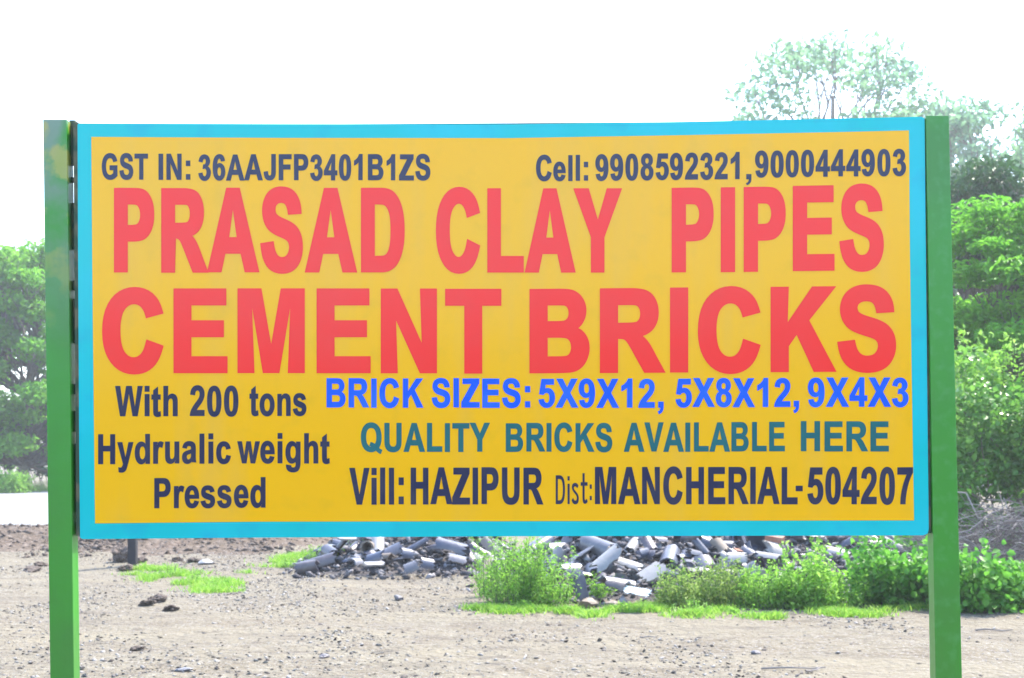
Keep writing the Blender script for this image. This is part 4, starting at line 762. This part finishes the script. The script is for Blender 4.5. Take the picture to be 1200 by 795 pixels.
for (px, py, h_, lab) in ((196, 676, .2, 'small weed sprouting at the left end of the bright grass patch'), (228, 681, .17, 'small weed in the middle of the bright grass patch'), (258, 688, .13, 'low weed at the right end of the bright grass patch'), (345, 664, .2, 'small weed in the thin grass left of the pipe heap'), (372, 655, .24, 'taller weed in the thin grass beside the pipe heap')):
    sp('weed_clump', wb(px, py), h_, .28, 16, 16, .035, M['weed'], lab, width=.4)
for (px, py, h_, lab) in ((745, 716, .14, 'low weed beside the blue plastic scrap'), (812, 719, .16, 'low weed at the track edge under the olive clumps'), (868, 722, .13, 'lowest weed at the track edge below the green clump'), (618, 717, .14, 'low weed at the track edge under the biggest clump')):
    sp('weed_clump', wb(px, py), h_, .3, 18, 18, .035, M['weed'], lab, width=.4)
sp('weed_clump', W(12, 577, 58), 1.0, 1.3, 60, 50, .14, M['weed'], 'pale bush on the far verge beside the road at the left edge', width=.5)

# ---------------------------------------------------------------- brushwood heap, right
bw = empty('brushwood_heap', (5.9, 17.2, 0)); tag(bw, 'heap of dry grey brushwood behind the right post', 'brushwood')
def sticks(n, r0, r1, l0, l1):
    V, Fc, T = [], [], []
    for i in range(n):
        x = random.gauss(.5, .75); y = random.gauss(0, .5); hh = 1.05*math.exp(-(x-.5)**2/2.4-y*y/1.0)
        z = random.uniform(.02, 1)*hh; an = random.gauss(.1, .8); L_ = random.uniform(l0, l1); el = random.gauss(0, .42)
        d = Vector((math.cos(an)*math.cos(el), math.sin(an)*math.cos(el)*.6, math.sin(el))); c = Vector((x, y, max(.05, z)))
        a, b = c-d*L_/2, c+d*L_/2; a.z = max(a.z, .0); b.z = max(b.z, .0)
        k = len(Fc); tube(V, Fc, bent(a, b, 4, .05), random.uniform(r0, r1), r0*.5, 4); T += [random.choice((.05, .2, .45, .9))]*(len(Fc)-k)
    return V, Fc, T
V, Fc, T = sticks(1100, .003, .009, .4, 1.2); me = pymesh('twigs', V, Fc); a = me.attributes.new('tint', 'FLOAT', 'FACE'); a.data.foreach_set('value', T)
o = link('twigs', me, M['stick'], bw); o['kind'] = 'stuff'
for k in range(14):
    V, Fc, T = sticks(1, .012, .02, .7, 1.4); me = pymesh('branch', V, Fc); a = me.attributes.new('tint', 'FLOAT', 'FACE'); a.data.foreach_set('value', [random.uniform(.5, 1)]*len(Fc)); link('branch', me, M['stick'], bw)
# twigs lying on the track
for (px, py, L_, an, lab) in [(930, 786, .5, 8, 'long pale stick lying on the track near the right post'), (955, 788, .22, 40, 'short stick crossing the long one on the track'), (1165, 741, .35, 4, 'thin stick on the track at the right edge'), (760, 747, .16, 5, 'small dark twig on the track below the plastic scrap')]:
    q = G(px, py); V, Fc = [], []; d = Vector((math.cos(R(an)), math.sin(R(an)), 0))*L_/2; z = Vector((0, 0, gz(q.x, q.y)+.015))
    q.z = 0; tube(V, Fc, bent(q-d+z, q+d+z, 4, .04), .008, .004, 5); me = pymesh('stick', V, Fc); a = me.attributes.new('tint', 'FLOAT', 'FACE'); a.data.foreach_set('value', [.6]*len(Fc)); tag(link('stick', me, M['stick']), lab, 'stick')

# ---------------------------------------------------------------- creeper bank and trees, right
def hedge(name, base, half, dep, h, n_clump, n_leaf, leaf, m, label, cat, width=.8):
    root = empty(name, base); tag(root, label, cat); cs, rs, V, Fc = [], [], [], []
    for i in range(n_clump):
        x = random.uniform(-1, 1)*half; y = random.uniform(-1, 1)*dep; top = h*(1-.25*abs(x/half)**2)*(1-.35*((y+dep*.2)/dep)**2)*random.uniform(.8, 1.1)
        z = top*math.sqrt(random.uniform(.04, 1)); cs.append((x, y, z)); rs.append(random.uniform(.25, .5))
        if i % 3 == 0: tube(V, Fc, bent(Vector((x*.7, y*.7, 0)), Vector((x, y, z)), 4, .08), .02, .006, 4)
    pts, ci = clump_pts(cs, rs, n_leaf, .8); pts[:, 2] = np.abs(pts[:, 2]); ct = rng.uniform(.15, .85, len(cs))
    link('stems', pymesh('stems', V, Fc, True), M['bark'], root)
    link('foliage', leaves('foliage', pts, leaf, width=width, up=1.2, tint=ct[ci]), m, root)
hedge('creeper_thicket', (8.0, 20.3, 0), 1.9, 1.2, 3.2, 120, 17000, .10, M['vine'], 'creeper covered thicket rising behind the brushwood and right post', 'thicket')
sp('leafy_bush', W(1135, 400, 21)-Vector((0, 0, .9)), 1.3, .3, 10, 70, .08, M['weed'], 'upright leafy shoots sticking out of the top of the creeper thicket', 'bush', width=.5)
sp('leafy_bush', W(1172, 400, 20.5)-Vector((0, 0, .8)), 1.1, .3, 10, 70, .08, M['weed'], 'rightmost leafy shoots above the creeper thicket', 'bush', width=.5)
tree('leafy_tree', (9.2, 24.5, 0), 6.4, 2.3, 1.6, 130, .62, 46000, .15, M['tree_lime'], 'bright lime green leafy tree behind the creeper thicket, right edge', trunk_r=.11, width=.34, flat=.4, up=1.6)
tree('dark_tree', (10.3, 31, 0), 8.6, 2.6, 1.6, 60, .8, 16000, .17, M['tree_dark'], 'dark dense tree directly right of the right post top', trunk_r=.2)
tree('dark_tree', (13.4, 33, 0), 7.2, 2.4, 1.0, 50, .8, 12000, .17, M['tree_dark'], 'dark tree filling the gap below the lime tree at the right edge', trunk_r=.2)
tall = lambda t: .95*math.sqrt(max(0, 1-(abs(t-.35)/.68)**2))
tree('tall_tree', (18.5, 80, 0), 26.6, 8.2, 9, 120, 1.45, 13000, .38, M['tree_glare'], 'tall airy glare-washed tree rising above the right end of the board', trunk_r=.45, flat=.75, width=.6, shape=tall)
tree('tall_tree', (27.6, 78, 0), 21.9, 8.4, 6, 110, 1.6, 16000, .37, M['tree_glare'], 'wide glare-washed tree right of the tall airy one, at the right edge', trunk_r=.45, width=.6)
tree('tall_tree', (24.2, 82, 0), 22.8, 5.5, 8, 70, 1.4, 9000, .38, M['tree_glare'], 'shorter glare-washed tree between the two other tall ones, above the right post', trunk_r=.4, width=.6)
# left
tree('roadside_tree', (-22.5, 63, 0), 11.6, 4.6, 1.4, 170, 1.0, 42000, .26, M['tree_mid'], 'large mid green roadside tree beyond the road at the left edge', trunk_r=.3, flat=.5, up=1.2)
tree('roadside_tree', (-17.5, 68, 0), 11.0, 4.2, 1.2, 150, 1.0, 36000, .26, M['tree_mid'], 'roadside tree beyond the road, partly behind the left post', trunk_r=.3, flat=.5, up=1.2)
tree('roadside_tree', (-27.5, 66, 0), 11.5, 4.4, 1.2, 70, 1.0, 14000, .28, M['tree_mid'], 'roadside tree cut by the left edge of the picture', trunk_r=.3, flat=.5, up=1.2)
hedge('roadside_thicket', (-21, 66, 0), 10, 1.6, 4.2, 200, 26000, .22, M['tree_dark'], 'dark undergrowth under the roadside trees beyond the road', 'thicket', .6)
grass_patch('grass', [(-23, 61.5, 6, 1.2), (-20, 63, 4, 1.2)], 9000, .55, M['grass'], 'bright verge grass along the far side of the road')

# scrub on the far side of the open ground in front of the board (what the glossy sheet mirrors in its lower half)
n = 14000; x = rng.uniform(-34, 34, n); top = 4.3+.9*vnoise(x, x*0, 5, 41)+.5*vnoise(x, x*0, 1.7, 42); y = -25+rng.normal(0, .9, n)
z = top*np.sqrt(rng.uniform(0, 1, n))
tag(link('scrub', leaves('scrub', np.stack([x, y, z], 1), .75, width=.7, tint=rng.uniform(.2, .8, n)), M['tree_dark']), 'dense dark scrub across the open ground in front of the board', 'scrub', kind='stuff')

# ---------------------------------------------------------------- air
bm = bmesh.new(); bm_box(bm, (-560, -540, -1.2), (560, 540, 31)); hz = bm_mesh('haze', bm)
hm = bpy.data.materials.new('haze'); hm.use_nodes = True; n_ = hm.node_tree.nodes; n_.remove(n_['Principled BSDF'])
pv = n_.new('ShaderNodeVolumePrincipled'); pv.inputs['Color'].default_value = (.92, .97, 1, 1); pv.inputs['Density'].default_value = .0013; pv.inputs['Anisotropy'].default_value = .35
hm.node_tree.links.new(pv.outputs[0], n_['Material Output'].inputs['Volume'])
tag(link('haze', hz, hm), 'pale daylight haze in the air', 'haze', kind='stuff')
